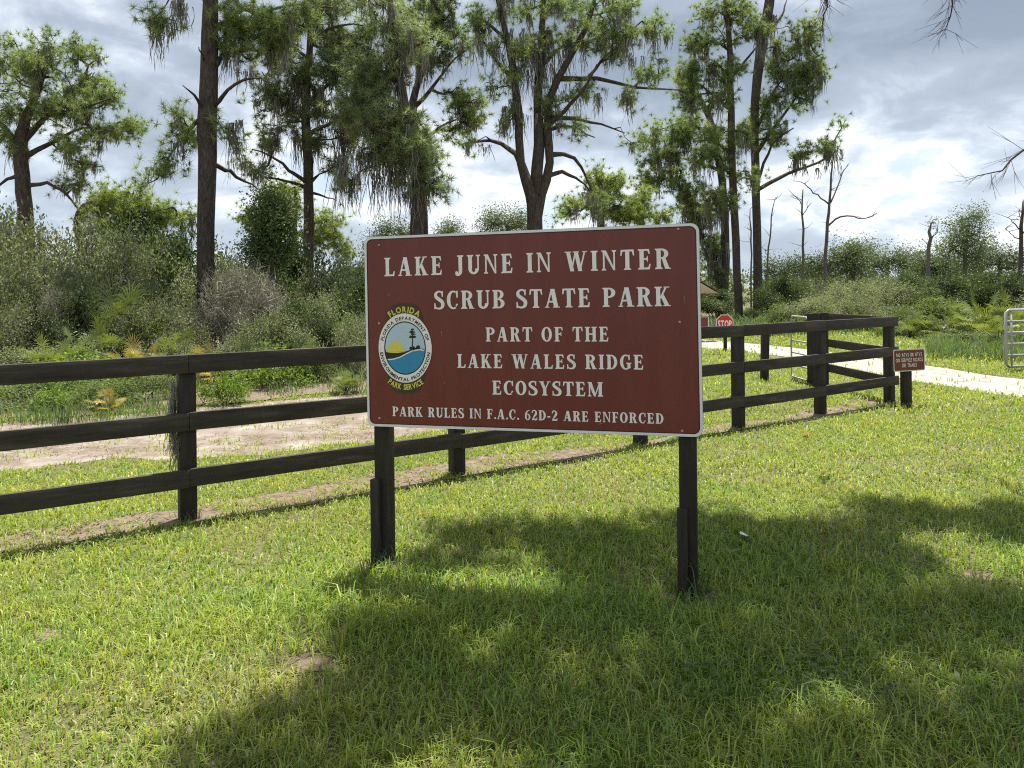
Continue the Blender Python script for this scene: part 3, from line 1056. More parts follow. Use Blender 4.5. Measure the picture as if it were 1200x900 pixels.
    kx, ky = 157 / 200, 201.5 / 261
    rix, riy = rx * kx, ry * ky
    bix, biy = rix * 0.955, riy * 0.955
    g = Geo()
    frame_ring(g, el(rx, ry), el(rix, riy), put, 0.0042)
    g.build('ring', MAT['white'], emb)
    g = Geo()
    frame_ring(g, el(rix, riy), el(bix, biy), put, 0.0040)
    g.build('ring_line', MAT['black'], emb)
    # the landscape: lake, hill, sky
    xs = np.linspace(-1, 1, 41)

    def shore(x):                                   # white line between lake and hill, in inner-ellipse units
        px = np.array([130, 200, 250, 300, 350, 400, 440])
        py = np.array([525, 520, 505, 478, 455, 448, 455])
        X = c[0] + x * bix
        q = [em(a, b) for a, b in zip(px, py)]
        return np.interp(X, [v[0] for v in q], [v[1] for v in q])

    def ridge(x):
        px = np.array([130, 180, 230, 280, 330, 380, 440])
        py = np.array([462, 472, 474, 466, 448, 437, 443])
        X = c[0] + x * bix
        q = [em(a, b) for a, b in zip(px, py)]
        return np.interp(X, [v[0] for v in q], [v[1] for v in q])

    def band(f_lo, f_hi, mat, name, z):
        g = Geo()
        lo, hi = [], []
        for x in xs:
            yl = biy * math.sqrt(max(0, 1 - x * x))
            X = c[0] + x * bix
            a = max(f_lo(x), c[1] - yl)
            b = min(f_hi(x), c[1] + yl)
            b = max(a, b)
            lo.append(put(X, a, z))
            hi.append(put(X, b, z))
        m = len(xs)
        g.add(lo + hi, quad=[(k, k + 1, m + k + 1, m + k) for k in range(m - 1)])
        g.build(name, mat, emb)
    BIG = 9
    dl = (em(0, 0)[1] - em(0, 9)[1])
    band(lambda x: -BIG, lambda x: shore(x) - dl / 2, MAT['lakeblue'], 'lake', 0.0036)
    band(lambda x: shore(x) - dl / 2, lambda x: shore(x) + dl / 2, MAT['white'], 'shore_line', 0.0036)
    band(lambda x: shore(x) + dl / 2, ridge, MAT['deepgreen'], 'hill', 0.0036)
    band(ridge, lambda x: BIG, MAT['skyblue'], 'sky_field', 0.0036)
    g = Geo()
    sc_, sr = em(222, 466), (em(288, 466)[0] - em(158, 466)[0]) / 2
    sy = em(222, 388)[1] - sc_[1]
    arc = [(sc_[0] + sr * math.cos(t), sc_[1] + sy * math.sin(t)) for t in np.linspace(0, math.pi, 24)]
    lowx = np.linspace(sc_[0] - sr, sc_[0] + sr, 12)
    g.poly([put(x, y, 0.0039) for x, y in arc + [(x, ridge((x - c[0]) / bix)) for x in lowx]])
    g.build('sun_disc', MAT['yellow'], emb)
    g = Geo()                                       # little pine and shrubs on the hill
    def tri(p):
        g.poly([put(*em(a, b), 0.0039) for a, b in p])
    tri([(340, 445), (350, 445), (348, 300), (343, 300)])
    for cx_, cy_, w_, h_ in ((345, 296, 16, 9), (343, 315, 28, 12), (350, 332, 22, 10), (338, 352, 24, 12), (360, 352, 16, 12)):
        pts = [(cx_ + w_ * math.cos(t) * (0.8 + 0.2 * math.sin(5 * t)), cy_ + h_ * math.sin(t) * (0.8 + 0.2 * math.cos(3 * t))) for t in np.linspace(0, 2 * math.pi, 14, endpoint=False)]
        g.add([put(*em(a, b), 0.0041) for a, b in pts] + [put(*em(cx_, cy_), 0.0041)], tri=[(k, (k + 1) % 14, 14) for k in range(14)])
    for cx_, cy_, w_, h_ in ((345, 438, 24, 18), (388, 430, 16, 18), (366, 440, 16, 8)):
        pts = [(cx_ + w_ * math.cos(t), cy_ + h_ * math.sin(t) * (0.85 + 0.15 * math.cos(5 * t))) for t in np.linspace(0, 2 * math.pi, 14, endpoint=False)]
        g.add([put(*em(a, b), 0.0043) for a, b in pts] + [put(*em(cx_, cy_), 0.0043)], tri=[(k, (k + 1) % 14, 14) for k in range(14)])
    g.build('pine_motif', MAT['black'], emb)
    hl = (em(0, 205)[1] - em(0, 232)[1])
    g = Geo()
    sans_arc(g, 'FLORIDA DEPARTMENT OF', c[0], c[1], rix * 1.055, riy * 1.055, hl * 0.95, 90, 150, put, 0.0050, 0.03, False)
    sans_arc(g, 'ENVIRONMENTAL PROTECTION', c[0], c[1], rx * 0.955, ry * 0.955, hl * 0.95, 270, 164, put, 0.0050, 0.03, True)
    g.build('ring_lettering', MAT['black'], emb)
    g = Geo()
    ht = em(0, 120)[1] - em(0, 163)[1]
    sans_arc(g, 'FLORIDA', c[0], c[1], rx * 1.035, ry * 1.035, ht, 90, 62, put, 0.0046, 0.035, False)
    sans_arc(g, 'PARK SERVICE', c[0], c[1], rx * 1.24, ry * 1.20, ht * 0.95, 270, 66, put, 0.0046, 0.035, True)
    g.build('badge_lettering', MAT['yellow'], emb)
    return root


park_sign()


# ------------------------------------------------------------------ fences and gates
RAIL_Z = ((1.247, 1.112), (0.812, 0.680), (0.392, 0.260))


def rail(g_root, p, q, zt, zb, off, th=0.038, mat='fence', dz=0.0):
    p, q = np.array(p), np.array(q)
    d = (q - p) / np.linalg.norm(q - p)
    n = np.array((d[1], -d[0]))
    if np.dot(n, -p) < 0:
        n = -n
    c = (p + q) / 2 + n * off
    g = Geo()
    L = np.linalg.norm(q - p) - 0.003
    M = np.array(((d[0], n[0], 0), (d[1], n[1], 0), (dz / L, 0, 1)))
    g.box((*c, (zt + zb) / 2), (L, th, zt - zb), M=M)
    return g.build('rail', MAT[mat], g_root, bevel=0.003)


def post_rail_fence():
    rs = np.random.RandomState(4)
    root = thing('rail_fence', 'long black three-rail wooden fence running behind the park sign', 'fence', (*fence_pts[2], 0))
    for i, p in enumerate(fence_pts):
        g = Geo()
        c = p - fn * 0.06
        a = f_ang + rs.normal(0, 0.02)
        g.box((*c, 0.56), (0.118, 0.115, 1.36), rz=a)
        g.build('post', MAT['post'], root, bevel=0.005)
    for i in range(len(fence_pts) - 1):
        for zt, zb in RAIL_Z:
            p, q = fence_pts[i], fence_pts[i + 1]
            if i == len(fence_pts) - 2:
                q = q + fdir * 0.09
            j = rs.normal(0, 0.004)
            rail(root, p, q, zt + j, zb + j, 0.02, dz=rs.normal(0, 0.006))
    return root


post_rail_fence()


def return_fence():
    cor = fence_pts[-1] - fn * 0.16 + fdir * 0.02
    end = at(971, 420, 12.9)[:2]
    root = thing('return_fence', 'short three-rail return fence running back from the corner post to boarded gate post', 'fence', (*end, 0))
    for zt, zb in RAIL_Z:
        rail(root, cor, end, zt - 0.004, zb - 0.004, 0.0)
    # boarded end: three upright boards side by side, round a post
    l = at(946, 420, 13.15)[:2]
    d = (end - l) / np.linalg.norm(end - l)
    n = np.array((d[1], -d[0]))
    L = np.linalg.norm(end - l)
    for k in range(3):
        g = Geo()
        c = l + d * L * (k + 0.5) / 3 + n * (0.0, 0.012, 0.004)[k]
        g.box((*c, 0.56 + 0.01 * k), (L / 3 - 0.006, 0.045, 1.34), rz=math.atan2(d[1], d[0]))
        g.build('upright_board', MAT['post'], root, bevel=0.004)
    g = Geo()
    g.box((*((l + end) / 2 - n * 0.085), 0.55), (0.12, 0.12, 1.34), rz=math.atan2(d[1], d[0]))
    g.build('post', MAT['post'], root, bevel=0.004)


return_fence()


def lone_post():
    p = gnd(896.5, 446)
    root = Geo()
    root.box((p[0], p[1], 0.42), (0.125, 0.12, 1.04), M=np.array(((1, 0, 0.03), (0, 1, 0.0), (0, 0, 1))))
    o = root.build('wooden_post', MAT['post'], base=(p[0], p[1], 0), bevel=0.005)
    o.location = (p[0], p[1], 0)
    tag(o, 'single black wooden post standing in the grass behind the fence', 'post')


lone_post()


def tube_gate(name, label, A, B, z0, z1, bars, r, cross):
    A, B = np.array(A), np.array(B)
    root = thing(name, label, 'gate', (*A, 0))
    P = lambda t, z: np.array((*(A + (B - A) * t), z))
    g = Geo()
    L = np.linalg.norm(B - A)
    c = 0.06 / L
    g.tube([P(c, z0), P(0, z0 + .05), P(0, z1 - .05), P(c, z1), P(1 - c, z1), P(1, z1 - .05), P(1, z0 + .05), P(1 - c, z0), P(c, z0)], r * 1.15, 8)
    g.build('frame', MAT['steel'], root, smooth=True)
    for k in range(bars):
        z = z0 + (z1 - z0) * (k + 1) / (bars + 1)
        g = Geo()
        g.tube([P(0, z), P(1, z)], r, 8)
        g.build('bar', MAT['steel'], root, smooth=True)
    for t in cross:
        g = Geo()
        g.box(P(t, (z0 + z1) / 2), (0.03, 0.02, z1 - z0 - 0.02), rz=math.atan2(*(B - A)[::-1]))
        g.build('brace', MAT['steel'], root)
    return root


gl_a, gl_b = at(927.5, 420, 14.0)[:2], at(947, 420, 13.25)[:2]
tube_gate('tube_gate', 'narrow grey tube gate beside the boarded post, mostly hidden behind the fence', gl_b, gl_a, 0.06, 1.16, 4, 0.014, ())
gr_a = at(1179, 400, 14.9)[:2]
tube_gate('tube_gate', 'wide galvanised tube gate standing open at the right of the sand road', gr_a, gr_a + np.array((4.1, 0.95)), 0.09, 1.19, 4, 0.022, (0.03, 0.36, 0.68))


# ------------------------------------------------------------------ small signs
def plate_frame(c, ang, tilt=0.0):
    """put() for a small plate centred at c, facing ang (radians, plate's own right-hand direction)."""
    d = np.array((math.cos(ang), math.sin(ang), 0))
    n = np.array((d[1], -d[0], 0))
    u = np.array((0, 0, 1.0))
    dd = d * math.cos(tilt) + u * math.sin(tilt)
    uu = -d * math.sin(tilt) + u * math.cos(tilt)
    return lambda s, t, z=0.0: np.asarray(c) + dd * s + uu * t + n * z


def rule_sign():
    foot = gnd(1062, 477)
    Y = foot[1]
    root = thing('rule_sign', 'small brown rule sign with white capitals on a black post by the fence corner', 'sign', (foot[0], foot[1], 0))
    g = Geo()
    g.box((foot[0], foot[1], 0.31), (0.115, 0.095, 0.86), rz=0.12)
    g.build('post', MAT['post'], root, bevel=0.004)
    ang = 0.22
    c = at(1065.5, 422, Y - 0.085)
    put = plate_frame(c, ang, 0.015)
    W, H = 0.505, 0.305
    g = Geo()
    slab(g, rrect(W, H, 0.025, x0=-W / 2, y0=-H / 2), put, -0.012, 0.0)
    pn = g.build('panel', MAT['brown'], root)
    g = Geo()
    frame_ring(g, rrect(W - .002, H - .002, .025, x0=-W / 2 + .001, y0=-H / 2 + .001), rrect(W - .024, H - .024, .02, x0=-W / 2 + .012, y0=-H / 2 + .012), put, 0.0015)
    g.build('border', MAT['edge'], pn)
    g = Geo()
    for txt, w, y in (('NO ATVS OR UTVS', 0.405, 0.050), ('ON SERVICE ROADS', 0.43, -0.022), ('OR TRAILS', 0.235, -0.094)):
        sans_line(g, txt, -w / 2, w / 2, y, y + 0.052, put, 0.002, 0.012, track=0.14)
    g.build('lettering', MAT['white'], pn)


rule_sign()


def stop_sign():
    foot = gnd(850, 411)
    Y = foot[1]
    root = thing('stop_sign', 'red octagonal stop sign on a short post beyond the fence', 'sign', (foot[0], foot[1], 0))
    c = at(849.3, 379, Y - 0.05)
    g = Geo()
    g.box((foot[0], foot[1], c[2] / 2 - 0.02), (0.085, 0.06, c[2] + 0.2))
    g.build('post', MAT['post'], root)
    put = plate_frame(c, 0.05)
    oc = lambda r: [(r * math.cos(math.radians(22.5 + 45 * k)), r * math.sin(math.radians(22.5 + 45 * k))) for k in range(8)]
    R = 0.255
    g = Geo()
    slab(g, oc(R), put, -0.006, 0.0)
    pl = g.build('panel', MAT['red'], root)
    g = Geo()
    frame_ring(g, oc(R - .001), oc(R - 0.02), put, 0.002)
    g.build('border', MAT['edge'], pl)
    g = Geo()
    sans_line(g, 'STOP', -0.185, 0.185, -0.095, 0.085, put, 0.003, 0.03, track=0.08)
    g.build('lettering', MAT['white'], pl)


stop_sign()


def notice_sign():
    c = at(818, 378, 22.5)
    root = thing('notice_sign', 'small brown notice sign peeping out behind the right edge of the park sign', 'sign', (c[0], c[1] + 0.06, 0))
    g = Geo()
    g.box((c[0], c[1] + 0.06, 0.4), (0.09, 0.09, 1.0))
    g.build('post', MAT['post'], root)
    put = plate_frame(c, 0.0)
    W, H = 0.62, 0.34
    g = Geo()
    slab(g, rrect(W, H, 0.02, x0=-W / 2, y0=-H / 2), put, -0.012, 0.0)
    pn = g.build('panel', MAT['brown'], root)
    g = Geo()
    frame_ring(g, rrect(W - .002, H - .002, .02, x0=-W / 2 + .001, y0=-H / 2 + .001), rrect(W - .03, H - .03, .02, x0=-W / 2 + .015, y0=-H / 2 + .015), put, 0.0015)
    g.build('border', MAT['edge'], pn)


notice_sign()


def kiosk():
    Y = 24.0
    e = at(844, 343.5, Y)                         # right eave corner
    apexdx = 1.05
    cx = e[0] - apexdx
    root = thing('kiosk', 'small gabled information kiosk with a tan gable behind the park sign', 'kiosk', (cx, Y, 0))
    ez, az = e[2], e[2] + apexdx * 0.60
    for sx in (-0.42, 0.42):
        g = Geo()
        g.box((cx + sx, Y + 0.35, ez / 2), (0.1, 0.1, ez))
        g.build('post', MAT['post'], root)
    g = Geo()
    g.box((cx, Y + 0.35, 0.95), (0.72, 0.05, 0.8))
    g.build('notice_board', MAT['brown'], root)
    g = Geo()
    g.add([(cx - apexdx + .06, Y + .02, ez), (cx + apexdx - .06, Y + .02, ez), (cx, Y + .02, az - .03), (cx - apexdx + .06, Y + .68, ez), (cx + apexdx - .06, Y + .68, ez), (cx, Y + .68, az - .03)],
          tri=[(0, 1, 2), (3, 5, 4)], quad=[(0, 3, 4, 1)])
    g.build('gable', MAT['tan'], root)
    for s in (-1, 1):
        g = Geo()
        a, b = np.array((cx, Y - .02, az)), np.array((cx + s * apexdx * 1.02, Y - .02, ez - 0.005))
        w = np.array((0, .76, 0))
        th = np.array((0, 0, 0.02))
        V = [a, b, b + w, a + w, a + th, b + th, b + w + th, a + w + th]
        g.add(V, quad=[(0, 1, 2, 3), (4, 7, 6, 5), (0, 4, 5, 1), (1, 5, 6, 2), (2, 6, 7, 3), (3, 7, 4, 0)])
        g.build('roof', MAT['roof'], root)


kiosk()


# ------------------------------------------------------------------ trees
def tuft_geo(g, C, A, rs, k=20, L=0.24, w=0.011, spread=0.85, col=None):
    n = len(C)
    if n == 0:
        return
    C = np.repeat(C, k, 0)
    D = unit(np.repeat(A, k, 0) * 0.38 + unit(rs.normal(0, 1, (n * k, 3))) * spread)
    D[:, 2] -= 0.10
    D = unit(D)
    ln = L * rs.uniform(0.65, 1.1, (n * k, 1))
    s = unit(np.cross(D, rs.normal(0, 1, (n * k, 3)))) * w / 2
    V = np.stack((C - s, C + s, C + D * ln), 1).reshape(-1, 3)
    i = np.arange(n * k) * 3
    c = (np.ones((n, 1)) * np.array(col if col is not None else (1, 1, 1))) * rs.uniform(0.75, 1.3, (n, 1))
    yl = rs.rand(n) < 0.12
    c[yl] *= np.array((1.25, 1.12, 0.8))
    c = np.repeat(np.repeat(c, k, 0) * rs.uniform(0.85, 1.15, (n * k, 1)), 3, 0)
    g.add(V, tri=np.stack((i, i + 1, i + 2), 1), col=c)


def leaf_geo(g, C, rs, size=0.06, aspect=0.5, up=0.5, col=None, jit=0.25):
    """Small folded leaves (two triangles each) with random facing."""
    n = len(C)
    if n == 0:
        return
    D = unit(rs.normal(0, 1, (n, 3)))
    Nn = unit(rs.normal(0, 1, (n, 3)) + np.array((0, 0, up)))
    S = unit(np.cross(D, Nn))
    D = unit(np.cross(Nn, S))
    s = size * rs.uniform(0.6, 1.25, (n, 1))
    V = np.stack((C, C + D * s * 0.5 + S * s * aspect * 0.5, C + D * s, C + D * s * 0.5 - S * s * aspect * 0.5), 1)
    i = np.arange(n) * 4
    c = (np.ones((n, 1)) * np.array(col if col is not None else (1, 1, 1))) * rs.uniform(1 - jit, 1 + jit, (n, 1))
    g.add(V.reshape(-1, 3), quad=np.stack((i, i + 1, i + 2, i + 3), 1), col=np.repeat(c, 4, 0))


def moss_geo(g, P, rs, L=(0.4, 1.4), strands=(6, 14), w=0.022, spread=0.10):
    """Hanging beards: thin ribbons that taper to a point."""
    m = 7
    for p in P:
        k = rs.randint(*strands)
        Lc = L[0] + (L[1] - L[0]) * rs.rand() ** 1.7
        o = p + np.concatenate((rs.normal(0, spread, (k, 2)), np.zeros((k, 1))), 1)
        ln = Lc * rs.uniform(0.35, 1.0, k)
        a = rs.uniform(0, math.pi, k)
        s = np.stack((np.cos(a), np.sin(a), np.zeros(k)), 1) * (w / 2)
        dr = rs.normal(0, 0.05, (k, 3))
        dr[:, 2] = 0
        pull = (p - o) * 0.4
        V = np.zeros((k, 2 * m - 1, 3))
        walk = np.zeros((k, 3))
        for j in range(m - 1):
            t = j / (m - 1)
            walk = walk + rs.normal(0, 0.035, (k, 3)) * np.minimum(1.0, ln[:, None]) * (j > 0)
            c = o + pull * t + dr * t * ln[:, None] * 2 + walk
            c[:, 2] = o[:, 2] - ln * t
            ww = (1 - 0.6 * t) * rs.uniform(0.5, 1.8, (k, 1))
            V[:, 2 * j] = c - s * ww
            V[:, 2 * j + 1] = c + s * ww
        V[:, -1] = o + pull + walk + dr * ln[:, None] * 2
        V[:, -1, 2] = o[:, 2] - ln
        i = np.arange(k) * (2 * m - 1)
        quad = np.concatenate([np.stack((i + 2 * j, i + 2 * j + 1, i + 2 * j + 3, i + 2 * j + 2), 1) for j in range(m - 2)])
        tri = np.stack((i + 2 * m - 4, i + 2 * m - 3, i + 2 * m - 2), 1)
        g.add(V.reshape(-1, 3), tri=tri, quad=quad, col=np.repeat(rs.uniform(0.7, 1.3, (k, 1)) * np.ones((1, 3)), 2 * m - 1, 0))


class Skeleton:
    def __init__(self, rs):
        self.P, self.par, self.fix, self.n_tip = [], [], [], []
        self.rs = rs
        self.paths = []

    def add_path(self, pts, radii, parent=None):
        ids = []
        for i, (p, r) in enumerate(zip(pts, radii)):
            self.P.append(np.asarray(p, float))
            self.par.append(parent if i == 0 else len(self.P) - 2)
            self.fix.append(r)
            ids.append(len(self.P) - 1)
        return ids

    def nearest(self, t, up_pen=0.6):
        A = np.array(self.P)
        d = np.linalg.norm(A - t, axis=1) + up_pen * np.maximum(0, A[:, 2] - t[2])
        return int(np.argmin(d)), d.min()

    def grow(self, T, seg=0.5, arch=0.12, wob=0.06):
        """Join each target to the nearest limb with a bent twig; returns the twig paths."""
        A = np.array(self.P)
        d0 = np.array([np.min(np.linalg.norm(A - t, axis=1)) for t in T])
        tw = []
        for k in np.argsort(d0):
            t = T[k]
            i, d = self.nearest(t)
            p = self.P[i]
            L = np.linalg.norm(t - p)
            n = max(2, int(L / seg) + 1)
            s = np.linspace(0, 1, n + 1)[1:, None]
            pts = p + (t - p) * s
            pts[:, 2] += (np.sin(s[:, 0] * math.pi) * L * arch * self.rs.uniform(-1, 1))
            pts[:-1] += self.rs.normal(0, wob * min(L, 2.0), (n - 1, 3))
            ids = [i] + self.add_path(pts, [0.0] * n, parent=i)
            tw.append(ids)
        return tw

    def radii(self, r0, expo=0.42):
        cnt = np.zeros(len(self.P))
        ch = np.zeros(len(self.P), int)
        for p in self.par:
            if p is not None:
                ch[p] += 1
        cnt[ch == 0] = 1
        for i in range(len(self.P) - 1, -1, -1):
            if self.par[i] is not None:
                cnt[self.par[i]] += cnt[i]
        r = r0 * np.maximum(cnt, 1) ** expo
        fx = np.array(self.fix)
        return np.where(fx > 0, fx, r)


def px_path(P, Y, rs, depth=0.0, sub=2, wob=0.0):
    """A limb traced as (x, y, width) points, given its own distance and a run in depth."""
    P = np.array(P, float)
    n = len(P)
    L = np.concatenate(([0], np.cumsum(np.hypot(*np.diff(P[:, :2], axis=0).T))))
    t = L / L[-1]
    dy = depth * t
    W = np.array([at(p[0], p[1], Y + q) for p, q in zip(P, dy)])
    r = P[:, 2] / 2 * Y / F_PX
    s = resample(np.concatenate((W, r[:, None]), 1), np.linalg.norm(W[-1] - W[0]) / (n * sub + 1))
    q, r = s[:, :3].copy(), s[:, 3]
    if wob:
        q[1:-1] += rs.normal(0, wob, (len(q) - 2, 3))
    return q, r


TIP_MULT = 2.1


def blob_points(B, Y, rs, flat=1.0, dscale=1.0):
    """Twig ends spread through ellipsoids given as (x, y, rx, ry, count[, depth shift])."""
    T = []
    for b in B:
        px, py, rx, ry, n = b[:5]
        dz = b[5] if len(b) > 5 else 0.0
        k = Y / F_PX
        c = at(px, py, Y + dz)
        n = int(n * TIP_MULT)
        m = max(3, n // 5)
        cc = unit(rs.normal(0, 1, (m, 3))) * (rs.rand(m, 1) ** 0.45)
        u = cc[rs.randint(0, m, n)] + rs.normal(0, 0.15, (n, 3)) * np.array((1, 1, 0.8))
        u[:, 0] *= rx * k
        u[:, 1] *= (rx * 0.75 + ry * 0.25) * k * dscale
        u[:, 2] *= ry * k * flat
        T.append(c + u)
    return np.concatenate(T)


def pine(label, Y, trunks, limbs, blobs, seed, moss=0.0, mat='pine', bark='bark', tufts=3, L=0.265, r0=0.014, k=34, w=None, dens=0.78, leaf_size=0.13,
         moss_len=(0.4, 1.4), beards=(), name='pine_tree', group='pines along the woodland edge', cat='tree', leaf=False, extra_w=None):
    rs = np.random.RandomState(seed)
    sk = Skeleton(rs)
    g = Geo()
    x0 = trunks[0][0]
    root = thing(name, label, cat, (at(x0[0], x0[1], Y)[0], Y, 0), group)
    for i, t in enumerate(trunks):
        q, r = px_path(t, Y, rs, depth=(0 if i == 0 else rs.uniform(-1.0, 1.0)), wob=0.012)
        if i == 0 and q[0][2] > 0.02:                # carry the trunk down to the ground
            q = np.concatenate(([[q[0][0], q[0][1], -0.1]], q))
            r = np.concatenate(([r[0] * 1.12], r))
        g.tube(q, r * (1 + rs.normal(0, 0.02, len(r))), 12)
        sk.add_path(q, r)
    for i, t in enumerate(limbs):
        q, r = px_path(t, Y, rs, depth=rs.uniform(-1.8, 1.8), wob=0.022)
        r = r * np.linspace(1.0, 0.45, len(r))
        g.tube(q, r, 7)
        sk.add_path(q, r)
    k_px = Y / F_PX
    fol, ms = Geo(), Geo()
    if blobs:
        T = blob_points([(*b[:4], max(3, int(b[4] * dens)), *b[5:]) for b in blobs], Y, rs)
        T = T[T[:, 2] > 0.6]
        tw = sk.grow(T, seg=0.45 * max(1, Y / 26))
        R = sk.radii(r0 * max(1.0, Y / 26))
        A = np.array(sk.P)
        C, D, hang = [], [], []
        for ids in tw:
            pts = A[ids]
            g.tube(pts, np.maximum(R[ids] * np.linspace(1, 0.7, len(ids)), 0.010 * max(1, Y / 26)), 4, cap=False)
            tip, d = pts[-1], unit((pts[-1] - pts[-2])[None])[0]
            d = unit((d + np.array((0, 0, 0.5)))[None])[0]
            for j in range(tufts):
                f = rs.rand() ** 1.6 * 0.9
                p = tip + (pts[-2] - tip) * f * min(1.0, 0.8 / (np.linalg.norm(pts[-2] - tip) + 1e-6))
                C.append(p + rs.normal(0, 0.20 * max(1, Y / 30), 3))
                D.append(unit((d + rs.normal(0, 0.4, 3))[None])[0])
            if rs.rand() < moss * 0.20:
                hang.append(pts[rs.randint(0, len(pts))])
        C, D = np.array(C), np.array(D)
        if leaf:
            m = leaf
            CC = np.repeat(C, m, 0) + rs.normal(0, 0.15 * max(1, Y / 30), (len(C) * m, 3))
            leaf_geo(fol, CC, rs, size=leaf_size * max(1, Y / 30), aspect=0.55, up=0.6)
        else:
            tuft_geo(fol, C, D, rs, k=k, L=L * max(1, Y / 34), w=(w or 0.0145) * max(1, Y / 28))
        if hang:
            moss_geo(ms, hang, rs, L=moss_len, strands=(14, 28), w=0.024 * max(1, Y / 24), spread=0.07)
    for (px, py, n, spr, lo, hi) in beards:          # the long beards seen in the photograph
        c = at(px, py, Y)
        P = c + rs.normal(0, 1, (n, 3)) * np.array((spr * k_px, spr * k_px * 0.7, 4 * k_px))
        moss_geo(ms, P, rs, L=(lo * k_px, hi * k_px), w=0.022 * max(1, Y / 24), spread=0.06)
    g.build('trunk', MAT[bark], root, smooth=True)
    if fol.n:
        fol.build('crown', MAT[mat], root)
    if ms.n:
        ms.build('hanging_moss', MAT['moss'], root)
    return root


# crown blobs: (x, y, rx, ry, twig ends)
pine('broad round-crowned pine with a short thick trunk at the far left', 30,
     [[(30, 262, 17), (28, 225, 16), (25, 190, 16), (24, 170, 15), (30, 140, 11), (45, 105, 7), (55, 75, 4)]],
     [[(25, 178, 9), (5, 150, 8), (-20, 115, 6), (-35, 85, 4)], [(27, 165, 9), (55, 135, 7), (85, 105, 5), (108, 85, 3)], [(28, 185, 7), (60, 168, 6), (100, 150, 4), (150, 152, 3)],
      [(30, 218, 6), (55, 215, 5), (78, 228, 5), (92, 246, 4)], [(26, 205, 6), (8, 210, 5), (-8, 225, 4)], [(55, 135, 5), (95, 128, 4), (130, 115, 3)]],
     [(20, 62, 45, 22, 50), (75, 60, 40, 18, 45), (50, 92, 75, 25, 85), (115, 105, 30, 14, 30), (30, 128, 60, 20, 60), (95, 130, 40, 14, 36), (152, 152, 24, 9, 26), (115, 155, 30, 10, 24),
      (75, 170, 40, 12, 28), (100, 192, 22, 9, 16), (10, 165, 28, 14, 22), (-45, 95, 60, 45, 70), (88, 215, 22, 10, 14)],
     11, moss=0.35, moss_len=(0.5, 1.3))
pine('low bushy pine between the round-crowned pine and the tall bare trunk', 27,
     [[(95, 290, 9), (92, 250, 8), (120, 232, 6), (150, 225, 4)]], [[(100, 245, 5), (140, 250, 4), (190, 245, 3)]],
     [(118, 238, 28, 14, 40), (150, 240, 26, 18, 45), (185, 250, 30, 12, 34), (140, 262, 40, 12, 35), (215, 252, 14, 8, 12)], 12, mat='pine_y', moss=0.2)
pine('tall straight pine trunk with bare lower bole and mossy drooping left branch', 20,
     [[(241, 300, 20), (242, 220, 20), (243, 150, 22), (245, 80, 20), (246, 0, 17), (248, -110, 14), (250, -210, 7)]],
     [[(238, 128, 5), (228, 112, 4), (214, 100, 2)], [(238, 138, 6), (222, 150, 5), (208, 168, 4), (195, 192, 3), (176, 212, 2)],
      [(248, 38, 9), (262, 26, 7), (285, 12, 6), (316, 12, 5), (350, 5, 5), (391, 9, 4)], [(252, 78, 7), (262, 62, 6), (266, 44, 5), (278, 60, 4), (295, 68, 3), (303, 62, 2)],
      [(250, 125, 6), (268, 105, 5), (285, 95, 5), (305, 92, 3)], [(250, 192, 6), (270, 203, 6), (288, 212, 5), (302, 222, 3)], [(246, 5, 6), (220, -20, 5), (195, 5, 3)], [(240, 70, 3), (233, 55, 2)],
      [(318, 14, 4), (330, 40, 3), (357, 58, 2)], [(247, -60, 8), (200, -100, 5), (150, -110, 3)], [(247, -80, 8), (310, -110, 5), (370, -100, 3)]],
     [(186, 24, 14, 10, 14), (214, 135, 14, 8, 8), (204, 158, 16, 10, 12), (190, 190, 16, 10, 10), (180, 212, 10, 5, 5), (285, 22, 30, 20, 40), (318, 40, 24, 18, 32), (300, 62, 20, 10, 14), (262, 50, 14, 10, 8),
      (345, 20, 30, 14, 22), (268, 150, 16, 12, 8), (200, -110, 60, 40, 60), (300, -110, 80, 45, 80), (250, -190, 60, 40, 60)],
     13, moss=0.35, beards=[(206, 2, 9, 7, 30, 60), (196, 30, 3, 3, 20, 45), (204, 170, 5, 8, 20, 45), (188, 196, 4, 7, 15, 35), (266, 62, 4, 4, 20, 45), (295, 85, 5, 6, 15, 30), (278, 140, 5, 6, 25, 60), (318, 55, 4, 8, 15, 40)])
